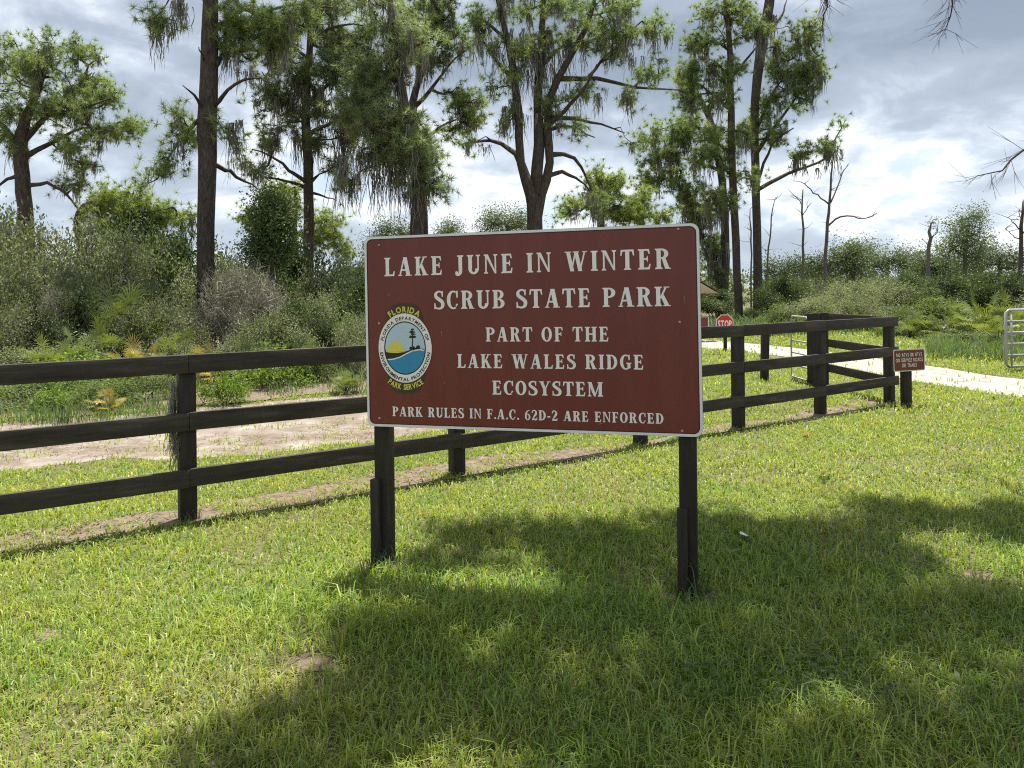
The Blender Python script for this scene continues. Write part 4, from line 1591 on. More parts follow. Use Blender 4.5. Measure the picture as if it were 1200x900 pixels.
pine('slender mossy pine with spreading crown right of the tall bare trunk', 24,
     [[(361, 300, 13), (362, 240, 12), (361, 190, 12), (358, 130, 10), (362, 70, 8), (366, 10, 6), (370, -60, 3)]],
     [[(362, 215, 6), (345, 205, 5), (318, 182, 4), (295, 175, 3)], [(361, 222, 5), (335, 212, 4), (305, 205, 3), (290, 190, 2)], [(362, 225, 4), (380, 230, 3), (394, 235, 2)], [(359, 140, 6), (335, 120, 5), (312, 100, 3)],
      [(360, 120, 6), (385, 100, 5), (420, 85, 3)], [(361, 160, 6), (385, 145, 5), (410, 130, 4)], [(363, 70, 5), (340, 50, 4), (325, 30, 3)], [(364, 50, 5), (395, 30, 4), (425, 30, 3)]],
     [(332, 45, 26, 18, 34), (345, 85, 36, 24, 60), (392, 50, 40, 28, 75), (405, 95, 38, 26, 70), (315, 118, 28, 18, 36), (352, 128, 32, 18, 40), (400, 140, 30, 22, 50), (310, 160, 26, 14, 24), (378, 172, 20, 12, 20),
      (300, 195, 26, 12, 18), (432, 45, 24, 22, 36), (380, 5, 60, 22, 50), (380, -45, 50, 30, 50), (388, 195, 16, 10, 12)],
     14, mat='pine_grey', dens=0.55, moss=0.6, moss_len=(0.5, 1.7), beards=[(404, 150, 8, 7, 60, 140), (345, 150, 8, 10, 40, 90), (395, 110, 8, 20, 40, 80), (280, 185, 4, 7, 20, 50), (365, 100, 9, 20, 40, 90)])
pine('densely needled pine draped in long grey moss, trunk ending behind sign top left', 22,
     [[(488, 300, 17), (489, 262, 16), (492, 225, 17), (488, 190, 14), (478, 145, 13), (468, 95, 11), (460, 40, 8), (455, -40, 4)]],
     [[(486, 185, 7), (465, 165, 6), (440, 150, 4)], [(478, 140, 7), (505, 170, 5), (515, 200, 4)], [(470, 100, 7), (440, 80, 5), (415, 70, 4)], [(465, 70, 6), (495, 50, 5), (515, 40, 3)], [(480, 150, 6), (450, 120, 5), (425, 115, 4)]],
     [(440, 80, 36, 28, 90), (448, 130, 42, 32, 120), (478, 165, 36, 30, 100), (452, 180, 30, 24, 70), (495, 205, 26, 18, 50), (470, 40, 38, 24, 75), (425, 120, 24, 34, 60), (505, 185, 16, 18, 26), (515, 225, 14, 10, 14), (450, -10, 50, 26, 60), (412, 210, 12, 14, 14)],
     15, mat='pine_grey', dens=0.48, moss=0.45, moss_len=(0.6, 1.9), beards=[(468, 190, 12, 10, 50, 90), (402, 190, 7, 5, 60, 110), (455, 200, 8, 8, 40, 75), (490, 215, 16, 9, 30, 65), (428, 180, 8, 12, 40, 80), (480, 225, 8, 5, 15, 40)])
pine('open-crowned pine with dark bare limbs showing between the mossy pine and the many-stemmed pine', 29,
     [[(497, 300, 12), (494, 220, 11), (484, 140, 10), (487, 105, 8), (500, 75, 6), (520, 40, 4)]],
     [[(486, 125, 6), (505, 105, 5), (525, 78, 4), (545, 60, 3)], [(490, 170, 6), (515, 150, 5), (535, 140, 3)], [(488, 100, 5), (495, 60, 4), (500, 20, 3)]],
     [(520, 25, 30, 16, 36), (500, 5, 40, 20, 40), (535, 55, 22, 12, 22), (505, 72, 24, 14, 26), (545, 118, 24, 18, 40), (530, 150, 18, 10, 16), (555, 140, 14, 12, 16), (495, 40, 22, 14, 18), (515, -40, 45, 26, 40)], 16, moss=0.3)
pine('many-stemmed pine with wide sparse crown rising behind the middle of the sign', 26,
     [[(627, 300, 19), (626, 250, 18), (624, 228, 17), (611, 190, 10), (607, 130, 10), (600, 75, 8), (586, 10, 6), (570, -60, 4)],
      [(628, 228, 15), (632, 170, 13), (630, 110, 10), (634, 55, 8), (640, -50, 5)], [(627, 262, 14), (634, 228, 12), (644, 190, 10), (642, 130, 9), (662, 75, 8), (688, 32, 6), (700, -20, 4)]],
     [[(610, 192, 8), (596, 174, 7), (575, 165, 6), (540, 169, 4)], [(643, 182, 7), (662, 180, 6), (680, 195, 5), (695, 228, 4)], [(640, 207, 6), (660, 203, 6), (680, 212, 4), (694, 226, 4)],
      [(645, 138, 7), (690, 142, 5), (732, 156, 3)], [(640, 152, 6), (668, 148, 5), (697, 161, 3)], [(655, 92, 7), (700, 92, 6), (745, 102, 5), (800, 106, 3)], [(606, 95, 7), (582, 72, 6), (562, 40, 4)],
      [(606, 60, 6), (575, 30, 5), (550, 15, 3)], [(631, 80, 6), (665, 50, 5), (700, 60, 4)], [(690, 90, 4), (715, 60, 4), (740, 45, 3)], [(640, 150, 6), (680, 110, 6), (700, 75, 4)]],
     [(562, 22, 28, 16, 26), (600, 8, 40, 16, 32), (655, 8, 50, 16, 40), (720, 8, 36, 16, 34), (748, 42, 34, 20, 42), (762, 80, 22, 14, 22), (700, 55, 34, 14, 30), (590, 55, 22, 12, 16), (712, 108, 36, 10, 18), (650, 42, 34, 16, 26),
      (748, 118, 16, 8, 10), (604, 92, 16, 10, 10), (690, 30, 40, 14, 30), (745, 165, 12, 8, 8), (645, 120, 20, 12, 10), (600, 140, 16, 26, 10), (652, 125, 22, 22, 12), (628, 55, 24, 24, 16), (585, 95, 20, 16, 12), (675, 150, 22, 12, 10), (640, -50, 90, 40, 90), (705, 240, 14, 8, 10), (548, 165, 12, 8, 8)],
     17, moss=0.9, moss_len=(0.4, 1.3), tufts=3, dens=0.50, beards=[(600, 120, 8, 6, 20, 60), (590, 60, 10, 10, 20, 60), (660, 110, 10, 12, 20, 60), (720, 110, 6, 20, 15, 40), (735, 60, 10, 20, 15, 45), (560, 50, 6, 10, 15, 45), (570, 168, 4, 10, 10, 30), (612, 40, 14, 14, 30, 80), (640, 55, 14, 16, 30, 80), (608, 130, 8, 8, 20, 60), (640, 130, 10, 10, 20, 60), (698, 225, 5, 8, 15, 35), (625, 80, 12, 14, 30, 80), (500, 60, 4, 4, 20, 40), (700, 110, 7, 20, 20, 45)])
pine('bright yellow-green young pine glimpsed above the middle of the sign top edge', 40,
     [[(706, 300, 9), (704, 250, 8), (708, 215, 5)]], [],
     [(710, 212, 20, 12, 36), (680, 246, 30, 12, 44), (728, 248, 34, 14, 50), (752, 236, 22, 12, 30), (700, 230, 22, 10, 24), (770, 250, 20, 12, 20)], 18, mat='pine_y', moss=0.2)
pine('dark mossy pine leaning left behind the twin pines beside the stop sign', 45,
     [[(846, 372, 11), (850, 300, 10), (846, 210, 9), (832, 140, 7), (810, 100, 4)]], [[(846, 200, 5), (815, 190, 4), (785, 180, 3)], [(838, 160, 5), (805, 145, 4), (780, 150, 3)], [(848, 250, 5), (820, 240, 4), (795, 235, 3)]],
     [(798, 148, 30, 22, 60), (775, 185, 22, 12, 30), (780, 212, 28, 14, 40), (808, 230, 26, 18, 44), (835, 170, 22, 20, 34), (822, 258, 20, 20, 34), (765, 160, 16, 12, 16), (835, 290, 16, 20, 26), (842, 320, 14, 18, 20)], 19,
     moss=0.6, moss_len=(1.0, 3.0), beards=[(835, 290, 16, 10, 30, 70), (820, 240, 8, 10, 30, 60)])
pine('straight reddish pine trunk with upright crown, nearer the stop sign', 38,
     [[(866, 374, 10), (864, 320, 9.5), (860, 240, 9), (857, 160, 8.5), (856, 70, 7), (850, 0, 5), (848, -40, 3)]],
     [[(858, 130, 5), (835, 110, 4), (812, 95, 3)], [(857, 90, 5), (875, 70, 4), (890, 50, 3)], [(858, 180, 5), (835, 165, 4), (815, 165, 3)], [(860, 240, 4), (840, 225, 3)], [(856, 60, 4), (835, 45, 3), (822, 35, 2)]],
     [(850, 18, 30, 18, 44), (822, 48, 24, 16, 34), (880, 40, 24, 16, 30), (812, 84, 26, 14, 36), (858, 80, 30, 18, 36), (835, 118, 34, 16, 40), (800, 105, 20, 10, 18), (852, 160, 34, 16, 34), (825, 190, 22, 14, 20), (868, 205, 22, 14, 20), (848, 232, 26, 18, 28), (850, -25, 30, 16, 24)], 20,
     moss=0.5, moss_len=(0.6, 2.0))
pine('tall pine with one long mossy limb reaching right, taller of the twin pines', 42,
     [[(888, 367, 11), (888, 300, 10), (885, 200, 9.5), (885, 120, 10), (892, 60, 12), (901, 5, 12), (910, -60, 8), (915, -130, 4)]],
     [[(889, 222, 5), (915, 207, 5), (945, 195, 4), (968, 185, 4), (980, 160, 3), (990, 142, 2)], [(886, 180, 6), (910, 145, 5), (935, 112, 4), (952, 78, 3)], [(887, 150, 5), (905, 110, 4), (925, 80, 3)], [(887, 215, 4), (905, 170, 4), (930, 150, 3)],
      [(895, 40, 5), (915, 20, 4), (922, 0, 3)]],
     [(935, 52, 28, 22, 44), (955, 78, 20, 18, 32), (925, 92, 26, 16, 34), (900, 150, 24, 16, 26), (940, 112, 24, 14, 24), (905, 120, 22, 14, 20), (962, 172, 18, 6, 14), (932, 182, 16, 9, 14), (985, 142, 8, 5, 5), (910, -80, 60, 40, 50), (880, 165, 22, 14, 20), (905, 70, 20, 16, 16)], 21,
     moss=0.5, moss_len=(0.6, 2.2), beards=[(975, 175, 8, 6, 15, 45), (950, 195, 5, 10, 10, 25), (930, 85, 6, 6, 10, 30), (900, 20, 8, 5, 20, 50)])
# a pair of nearer columns of foliage
pine('dark column of vines smothering a dead trunk above the left shrubs', 19,
     [[(318, 310, 8), (318, 262, 7), (317, 232, 5)]], [], [(319, 246, 9, 14, 40), (319, 272, 13, 20, 70), (315, 298, 14, 14, 40)], 22, mat='oak_dark', bark='stem', leaf=26, leaf_size=0.075, name='vine_column', group=None, cat='vine')


def snag(label, Y, paths, seed, mat='snag', name='dead_tree', group='bare dead trees over the right-hand scrub'):
    rs = np.random.RandomState(seed)
    x0 = paths[0][0]
    b = at(x0[0], x0[1], Y)
    root = thing(name, label, 'dead tree', (b[0], Y, 0), group)
    g = Geo()
    ends = []
    for i, t in enumerate(paths):
        q, r = px_path(t, Y, rs, depth=0 if i == 0 else rs.uniform(-1, 1), wob=0.035)
        r = r * 0.72
        if i == 0:
            q = np.concatenate(([[q[0][0], q[0][1], -0.1]], q))
            r = np.concatenate(([r[0] * 1.1], r))
        g.tube(q, r, 7)
        ends.append(q)
        for k in range(7 if i == 0 else 4):                      # small broken twigs
            j = rs.randint(len(q) // 2, len(q))
            d = rs.normal(0, 1, 3)
            d[2] = abs(d[2]) * 0.8
            d = d / np.linalg.norm(d) * rs.uniform(0.3, 0.9) * Y / 45
            m = q[j] + d * 0.5 + rs.normal(0, 0.05, 3)
            g.tube([q[j], m, q[j] + d], [0.018 * Y / 45, 0.012 * Y / 45, 0.006 * Y / 45], 4)
    g.build('trunk', MAT[mat], root, smooth=True)


snag('forked silvery dead tree with twisted side branches against the clouds', 45,
     [[(967, 345, 6), (968, 300, 5.5), (970, 262, 5), (972, 238, 4), (974, 205, 3), (978, 176, 1.5)], [(972, 240, 3), (962, 232, 2.5), (950, 222, 2), (938, 213, 1.2)], [(971, 264, 3.2), (985, 254, 2.8), (1000, 253, 2.2), (1010, 256, 1.8), (1028, 250, 1)],
      [(973, 238, 3), (981, 222, 2.2), (985, 208, 2), (994, 192, 1)]], 31)
snag('thin straight dead tree with short upper twigs left of the forked dead tree', 46, [[(940, 345, 4.5), (941, 290, 4), (940, 250, 3), (941, 222, 1.8)], [(941, 252, 1.6), (946, 242, 1)], [(940, 240, 1.5), (934, 232, 1)]], 32)
snag('spindly leaning dead stem just right of the twin pines', 48, [[(898, 330, 3), (901, 290, 2.6), (905, 255, 2), (908, 234, 1)], [(900, 300, 1.5), (893, 290, .8)]], 33)
snag('broken-topped dead stub with two short prongs above the scrub', 50, [[(1088, 345, 6.5), (1088, 310, 6), (1089, 280, 5.5), (1090, 266, 4)], [(1090, 268, 3.2), (1093, 258, 1.5)], [(1090, 280, 2), (1099, 272, 1)]], 34)
snag('reddish dead trunk with many bare prongs at the right edge', 48, [[(1196, 345, 7), (1196, 300, 6.5), (1197, 265, 5.5), (1199, 236, 2.5)], [(1196, 270, 2.2), (1188, 262, 1.6), (1181, 255, .8)], [(1196, 280, 2), (1187, 276, 1.3), (1178, 268, .8)], [(1197, 262, 2), (1194, 248, 1)], [(1198, 275, 2), (1210, 262, 1)]], 35, mat='bark')
snag('short grey dead spike low behind the sign-post shrubs', 52, [[(880, 330, 3), (880, 270, 2.5), (879, 245, 1.2)]], 36)

pine('loose yellow-green young pine filling the gap behind the slender mossy pine', 34, [[(345, 330, 8), (345, 270, 7), (347, 225, 4)]], [],
     [(345, 235, 26, 16, 34), (385, 268, 20, 20, 40), (365, 285, 26, 12, 26), (298, 258, 24, 16, 34), (320, 222, 18, 10, 16), (402, 290, 18, 10, 20)], 50, mat='pine_y')
# broadleaf trees on the skyline
for args in [
    ('loose airy broadleaf tree standing taller than the scrub at right', 62, [(1131, 335, 5), (1131, 300, 4), (1134, 270, 3)], [(1138, 262, 22, 10, 30), (1122, 284, 20, 12, 34), (1148, 284, 16, 10, 20), (1112, 296, 14, 8, 14), (1132, 302, 22, 10, 20)], 41),
    ('low rounded tree at the far right edge behind the reddish trunk', 66, [(1170, 340, 5), (1172, 310, 4)], [(1172, 302, 28, 14, 50), (1200, 305, 22, 16, 36), (1150, 312, 18, 12, 24)], 42),
    ('broad low tree on the skyline between forked snag and broken stub', 72, [(1040, 340, 5), (1040, 310, 4)], [(1035, 304, 30, 12, 54), (1065, 308, 22, 10, 34), (1012, 300, 16, 14, 26)], 43),
    ('rounded skyline tree just right of the forked dead tree', 70, [(1000, 340, 5), (1000, 305, 4)], [(992, 300, 22, 12, 40), (985, 312, 24, 10, 34), (1005, 290, 10, 8, 12)], 44),
    ('small dark tree on skyline behind the broken dead stub', 68, [(1095, 340, 5), (1095, 315, 4)], [(1092, 312, 20, 12, 36), (1112, 318, 20, 10, 28), (1078, 318, 14, 8, 16)], 45),
    ('low skyline tree between twin pines and thin dead tree', 70, [(920, 340, 5), (920, 315, 4)], [(915, 316, 26, 10, 44), (945, 314, 22, 9, 34), (965, 312, 18, 9, 24)], 46),
    ('distant pale tree above the left part of the sign top', 66, [(592, 320, 5), (592, 275, 4)], [(592, 258, 26, 10, 40), (572, 268, 16, 6, 16), (614, 262, 18, 7, 20)], 47),
    ('small distant tree crown left of the draped pine above the sign corner', 64, [(462, 320, 4), (462, 285, 3)], [(460, 270, 18, 8, 30), (445, 280, 16, 8, 22), (478, 276, 14, 7, 16)], 48),
    ('tiny distant tree crown just right of the draped pine trunk', 70, [(528, 320, 3), (528, 285, 3)], [(528, 268, 11, 5, 16), (530, 276, 16, 6, 16)], 49),
]:
    lab, Y, tr, bl, sd = args
    pine(lab, Y, [tr], [], bl, sd, mat='far', bark='stem', leaf=18, leaf_size=0.075, name='broadleaf_tree', group='broadleaf trees on the skyline')


# ------------------------------------------------------------------ shrubs
def shrub_proto(seed, R=1.0, H=1.0, n_tip=420, leaves=14, size=0.05, aspect=0.5, lean=0.0, twiggy=False, spread=0.085):
    """Unit shrub: several stems forking into twigs, leaves round every twig end. Returns stem and leaf meshes (Geo)."""
    rs = np.random.RandomState(seed)
    sk = Skeleton(rs)
    st, fo = Geo(), Geo()
    for k in range(7):
        a = 2 * math.pi * k / 7 + rs.normal(0, 0.3)
        b = np.array((math.cos(a), math.sin(a), 0)) * 0.10 * R
        e = np.array((math.cos(a) * R * 0.55, math.sin(a) * R * 0.55, H * rs.uniform(0.5, 0.75)))
        m = (b + e) / 2 + np.array((0, 0, 0.12 * H)) + rs.normal(0, 0.05, 3)
        q = resample(np.array([b - np.array((0, 0, .06)), m, e]), 0.12)
        r = np.linspace(0.020, 0.009, len(q))
        st.tube(q, r, 5)
        sk.add_path(q, r)
    # lumpy outline: a handful of sub-crowns
    lumps = []
    for k in range(19):
        a, rr = rs.uniform(0, 2 * math.pi), rs.uniform(0.05, 0.85)
        lumps.append((math.cos(a) * rr * R, math.sin(a) * rr * R, H * rs.uniform(0.22, 0.88) * (1.06 - 0.40 * rr), rs.uniform(0.13, 0.34) * R, rs.uniform(0.10, 0.22) * H))
    for k in range(6):                                            # shoots that stand out of the outline
        a, rr = rs.uniform(0, 2 * math.pi), rs.uniform(0.1, 0.9)
        lumps.append((math.cos(a) * rr * R, math.sin(a) * rr * R, H * rs.uniform(0.85, 1.08) * (1.0 - 0.35 * rr), 0.05 * R, rs.uniform(0.08, 0.16) * H))
    T = []
    for i in range(n_tip):
        l = lumps[rs.randint(len(lumps)) if rs.rand() < 0.4 else rs.randint(19)]
        u = unit(rs.normal(0, 1, (1, 3)))[0] * rs.rand() ** 0.35
        T.append((l[0] + u[0] * l[3], l[1] + u[1] * l[3], max(0.06, l[2] + u[2] * l[4])))
    T = np.array(T)
    tw = sk.grow(T, seg=0.2, wob=0.08)
    Rr = sk.radii(0.0038, 0.4)
    A = np.array(sk.P)
    C = []
    for ids in tw:
        p = A[ids]
        st.tube(p, np.maximum(Rr[ids], 0.003), 3, cap=False)
        for j in range(leaves):
            f = rs.rand() * 0.8
            C.append(p[-1] + (p[-2] - p[-1]) * f + rs.normal(0, spread, 3) * np.array((1, 1, 0.8)))
    leaf_geo(fo, np.array(C), rs, size=size, aspect=aspect, up=0.5)
    if twiggy:                                                      # a haze of fine bare twig tips
        n = n_tip * 9
        base = np.repeat(A[[ids[-1] for ids in tw]], 9, 0) + rs.normal(0, 0.05, (n, 3))
        D = unit(rs.normal(0, 1, (n, 3)) + np.array((0, 0, 0.7)))
        S = unit(np.cross(D, rs.normal(0, 1, (n, 3)))) * 0.0045
        L = rs.uniform(0.08, 0.24, (n, 1))
        V = np.stack((base - S, base + S, base + D * L), 1).reshape(-1, 3)
        i = np.arange(n) * 3
        fo.add(V, tri=np.stack((i, i + 1, i + 2), 1), col=np.repeat(rs.uniform(0.7, 1.3, (n, 1)) * np.ones((1, 3)), 3, 0))
    return st, fo


PROTO = {}


def make_proto(key, foliage_mat, stem_mat='stem', **kw):
    st, fo = shrub_proto(**kw)
    root_like = np.zeros(3)
    a = st.build('stems', MAT[stem_mat], base=root_like, smooth=True)
    b = fo.build('foliage', MAT[foliage_mat], base=root_like)
    PROTO[key] = (a.data, b.data)
    bpy.data.objects.remove(a)
    bpy.data.objects.remove(b)


make_proto('oak1', 'oak', seed=61, n_tip=620, leaves=26, size=0.042, aspect=0.5)
make_proto('oak2', 'oak', seed=62, n_tip=620, leaves=24, size=0.044, aspect=0.45)
make_proto('oak3', 'oak_dark', seed=63, n_tip=620, leaves=24, size=0.048, aspect=0.55)
make_proto('pale', 'lichen', seed=64, n_tip=420, leaves=9, size=0.04, aspect=0.4, twiggy=True, spread=0.07)
make_proto('green', 'bright', seed=65, n_tip=260, leaves=12, size=0.10, aspect=0.42, spread=0.10)
make_proto('mid', 'weed', seed=66, n_tip=460, leaves=18, size=0.06, aspect=0.4)


def shrub(key, name, label, px, top, Y, wpx, rz, group, cat='shrub', squash=1.0, mat=None):
    w = wpx * Y / F_PX / 2
    t = at(px, top, Y)
    h = max(0.3, t[2])
    root = thing(name, label, cat, (t[0], Y, 0), group)
    for nm, me in zip(('stems', 'foliage'), PROTO[key]):
        o = bpy.data.objects.new(nm, me)
        COL.objects.link(o)
        o.parent = root
        if mat and nm == 'foliage':
            o.material_slots[0].link = 'OBJECT'
            o.material_slots[0].material = MAT[mat]
    root.scale = (w / 1.0, w / 1.0 * squash, h / 0.98)
    root.rotation_euler = (0, 0, rz)
    return root


GL_ = 'scrub oaks at the left woodland edge'
for a in [
    ('oak1', 'scrub_oak', 'tall grey-green scrub oak bush under the round-crowned pine', 22, 246, 19, 190, .3, GL_),
    ('oak2', 'scrub_oak', 'big dull green scrub oak bush below the low bushy pine', 118, 262, 20, 170, 1.1, GL_),
    ('oak3', 'scrub_oak', 'dark green oak bush at the base of the tall bare trunk, left side', 200, 280, 22, 150, 2.0, GL_),
    ('oak1', 'scrub_oak', 'grey-leaved scrub oak leaning toward the fence at far left', 42, 300, 16.5, 150, 2.4, GL_),
    ('oak2', 'scrub_oak', 'small greyish oak bush between two palmettos left of the pale twiggy bush', 168, 330, 17.5, 110, 3.9, GL_),
    ('oak2', 'scrub_oak', 'oak bush rising behind the pale twiggy bush', 262, 296, 21, 130, 0.4, GL_),
    ('oak3', 'scrub_oak', 'deep green oak bush below the vine column', 330, 292, 21, 150, 1.4, GL_),
    ('oak1', 'scrub_oak', 'grey oak bush right of the vine column beneath the slender pine', 395, 300, 20, 120, 4.4, GL_),
    ('oak3', 'scrub_oak', 'shadowy oak bush at the left edge of the park sign', 432, 322, 18.5, 110, 5.2, GL_),
    ('oak1', 'scrub_oak', 'low oak bush right of the pale twiggy bush near the small palmetto', 368, 345, 17, 110, 2.9, GL_),
    ('oak2', 'scrub_oak', 'olive oak bush on the skyline left of the draped pine', 440, 300, 27, 110, 0.9, GL_),
    ('oak1', 'scrub_oak', 'oak bush hidden mostly behind the park sign panel', 510, 300, 24, 150, 0.2, GL_),
    ('oak3', 'scrub_oak', 'dark oak bush under the many-stemmed pine behind the sign', 610, 290, 27, 150, 3.2, GL_),
    ('oak2', 'scrub_oak', 'oak bush under the bright young pine behind the sign', 715, 300, 30, 170, 3.0, GL_),
    ('oak3', 'scrub_oak', 'dark leafy oak behind the tall bare trunk', 160, 250, 27, 150, 5.0, GL_),
    ('oak1', 'scrub_oak', 'scrub oak overlapping the left picture border behind the first fence bay', -60, 270, 17, 200, 5.5, GL_),
]:
    shrub(*a)
for a in [
    ('oak2', 'scrub_oak', 'grey-green oak bush close behind the top rail at far left', 18, 352, 15.2, 120, 4.2, GL_),
    ('oak1', 'scrub_oak', 'dense grey oak bush between the large palmetto and the pale twiggy bush', 190, 350, 15.6, 120, 0.8, GL_),
    ('oak2', 'scrub_oak', 'waist-high oak bush in front of the pale twiggy bush, right half', 322, 366, 15.2, 110, 2.1, GL_),
    ('oak3', 'scrub_oak', 'dark low oak bush behind the taller bright green bush', 352, 360, 15.8, 110, 3.4, GL_),
    ('oak1', 'scrub_oak', 'low grey oak bush touching the left edge of the park sign', 418, 368, 15.0, 90, 5.8, GL_),
    ('oak3', 'scrub_oak', 'dark green low oak bush right behind the large green palmetto', 88, 345, 16.0, 110, 1.0, GL_),
]:
    shrub(*a)
shrub('pale', 'twiggy_shrub', 'pale grey twiggy lichen-covered bush in front of the darker oaks', 278, 318, 16.5, 165, .5, None)
shrub('pale', 'twiggy_shrub', 'thin grey twiggy bush beside the left palmettos', 70, 345, 15.8, 90, 2.5, None)
shrub('pale', 'twiggy_shrub', 'low brownish twiggy bush near the small palmetto by the sign', 425, 378, 16, 80, 3.5, None)
GB = 'fresh green bushes by the sand track'
shrub('green', 'leafy_bush', 'fresh bright green leafy bush right of the near fence post', 262, 432, 11.6, 66, .2, GB)
shrub('green', 'leafy_bush', 'taller bright green bush in front of the dark oaks', 320, 402, 13.6, 90, 1.7, GB)
shrub('green', 'leafy_bush', 'light green low bush above top rail at left', 100, 412, 13.0, 130, 2.7, GB)
shrub('green', 'leafy_bush', 'small green bush close to the left edge of the park sign', 408, 372, 16.4, 70, 4.1, GB)
shrub('mid', 'leafy_bush', 'low leafy bush between top and middle rails at far left', 35, 446, 11.8, 150, 0.6, GB)
shrub('mid', 'leafy_bush', 'weedy bush just left of the near fence post', 160, 438, 12.0, 120, 3.0, GB)
shrub('oak1', 'leafy_bush', 'low grey-green bush behind top rail at the far left corner', 60, 405, 14.2, 150, 1.6, GB)
shrub('green', 'leafy_bush', 'knee-high bright weed bush under the top rail, left end', 70, 452, 11.2, 70, 3.6, GB)
shrub('mid', 'leafy_bush', 'small sprawling bush between two rails halfway to the near post', 112, 450, 11.4, 90, 5.1, GB)
shrub('oak2', 'leafy_bush', 'grey-green low bush behind the near fence post top', 205, 398, 14.8, 110, 0.3, GB)
shrub('oak1', 'leafy_bush', 'dull low bush behind the bright leafy bush', 290, 392, 15, 110, 2.3, GB)
shrub('mid', 'leafy_bush', 'green low bush left of the small stiff palmetto', 365, 408, 14.4, 80, 4.3, GB)

GR_ = 'scrub bushes beyond the sand road'
for a in [
    ('oak3', 'scrub_bush', 'dull green scrub bush right of the twin pines', 912, 328, 36, 90, .4, GR_),
    ('oak1', 'scrub_bush', 'grey scrub bush below the thin straight dead tree', 950, 326, 38, 90, 1.5, GR_),
    ('oak1', 'scrub_bush', 'wide grey scrub bush at the foot of the forked dead tree', 990, 330, 34, 110, 2.6, GR_),
    ('oak2', 'scrub_bush', 'rounded grey-green bush right of the forked dead tree', 1035, 326, 36, 100, 3.3, GR_),
    ('oak3', 'scrub_bush', 'darker bush left of the broken dead stub', 1068, 322, 38, 90, 4.1, GR_),
    ('oak3', 'scrub_bush', 'dark leafy bush right of the broken dead stub', 1112, 326, 35, 100, 5.0, GR_),
    ('oak3', 'scrub_bush', 'tall deep green bush below the airy broadleaf tree', 1152, 322, 34, 100, 0.9, GR_),
    ('oak3', 'scrub_bush', 'dark bush at the right edge below the reddish trunk', 1196, 322, 32, 100, 1.9, GR_),
    ('oak1', 'scrub_bush', 'mid-height grey bush above the corner of the fence', 1012, 345, 29, 90, 5.6, GR_),
    ('oak2', 'scrub_bush', 'low scrub bush behind the boarded gate post', 958, 348, 30, 90, 2.2, GR_),
    ('mid', 'scrub_bush', 'light green bush between the twin pines and gate post', 915, 358, 31, 70, 3.7, GR_),
    ('mid', 'scrub_bush', 'yellow-green bush above the small rule sign', 1088, 352, 25, 110, 4.8, GR_),
    ('mid', 'scrub_bush', 'low green bush above the end of the fence top rail', 1058, 366, 26, 70, 0.2, GR_),
    ('oak3', 'scrub_bush', 'dark bush behind the stop sign', 838, 342, 42, 80, 0.7, GR_),
    ('mid', 'scrub_bush', 'green bush to the right of the stop sign at pine feet', 880, 362, 38, 60, 1.2, GR_),
    ('oak2', 'scrub_bush', 'bush on the skyline hidden by the top right corner of the park sign', 785, 320, 44, 120, 1.6, GR_),
    ('oak1', 'scrub_bush', 'scrub bush beyond the right picture border by the open gate', 1250, 326, 30, 150, 2.8, GR_),
    ('mid', 'scrub_bush', 'low mounded bush of grassy leaves at lawn edge right of rule sign', 1135, 392, 22.5, 120, 1.1, GR_),
]:
    shrub(*a)


def palmetto_proto(seed, n=16, droop=0.0):
    rs = np.random.RandomState(seed)
    fr, st = Geo(), Geo()
    for k in range(n):
        a = 2 * math.pi * k / n * 2.4 + rs.normal(0, 0.3)
        el = rs.uniform(0.25, 1.35)
        L = rs.uniform(0.30, 0.80)
        d = np.array((math.cos(a) * math.cos(el), math.sin(a) * math.cos(el), math.sin(el)))
        b = np.array((0, 0, 0.05))
        e = b + d * L
        m = (b + e) / 2 + np.array((0, 0, 0.05))
        st.tube([b, m, e], [0.009, 0.007, 0.006], 4)
        sd = unit(np.cross(d, (0, 0, 1.0))[None])[0]
        up = np.cross(sd, d)
        nl = 19
        R = rs.uniform(0.24, 0.42)
        tint = rs.uniform(0.75, 1.25)
        tilt = rs.uniform(-0.5, 0.2)
        for j in range(nl):
            t = (j / (nl - 1) - 0.5) * rs.uniform(3.6, 4.2)
            ax = d * math.cos(tilt) + up * math.sin(tilt)
            ld = ax * math.cos(t) + sd * math.sin(t)
            ld = ld + up * 0.12
            ld /= np.linalg.norm(ld)
            r = R * (0.72 + 0.28 * math.cos(t * 0.8)) * rs.uniform(0.9, 1.1)
            p1, p2 = e + ld * r * 0.55, e + ld * r + np.array((0, 0, -0.06 - droop))
            wv = np.cross(ld, up)
            wv = wv / (np.linalg.norm(wv) + 1e-9) * 0.0095
            fr.add([e - wv * .4, e + wv * .4, p1 + wv, p1 - wv, p2], tri=[(3, 2, 4)], quad=[(0, 1, 2, 3)], col=tint * rs.uniform(0.9, 1.1))
    return st, fr


PALM = []
for sd in (71, 72, 73):
    st, fr = palmetto_proto(sd, 32 if sd != 72 else 22, 0.0 if sd != 73 else 0.05)
    a = st.build('stalks', MAT['stem'], base=(0, 0, 0), smooth=True)
    b = fr.build('fronds', MAT['palm'], base=(0, 0, 0))
    PALM.append((a.data, b.data))
    bpy.data.objects.remove(a)
    bpy.data.objects.remove(b)


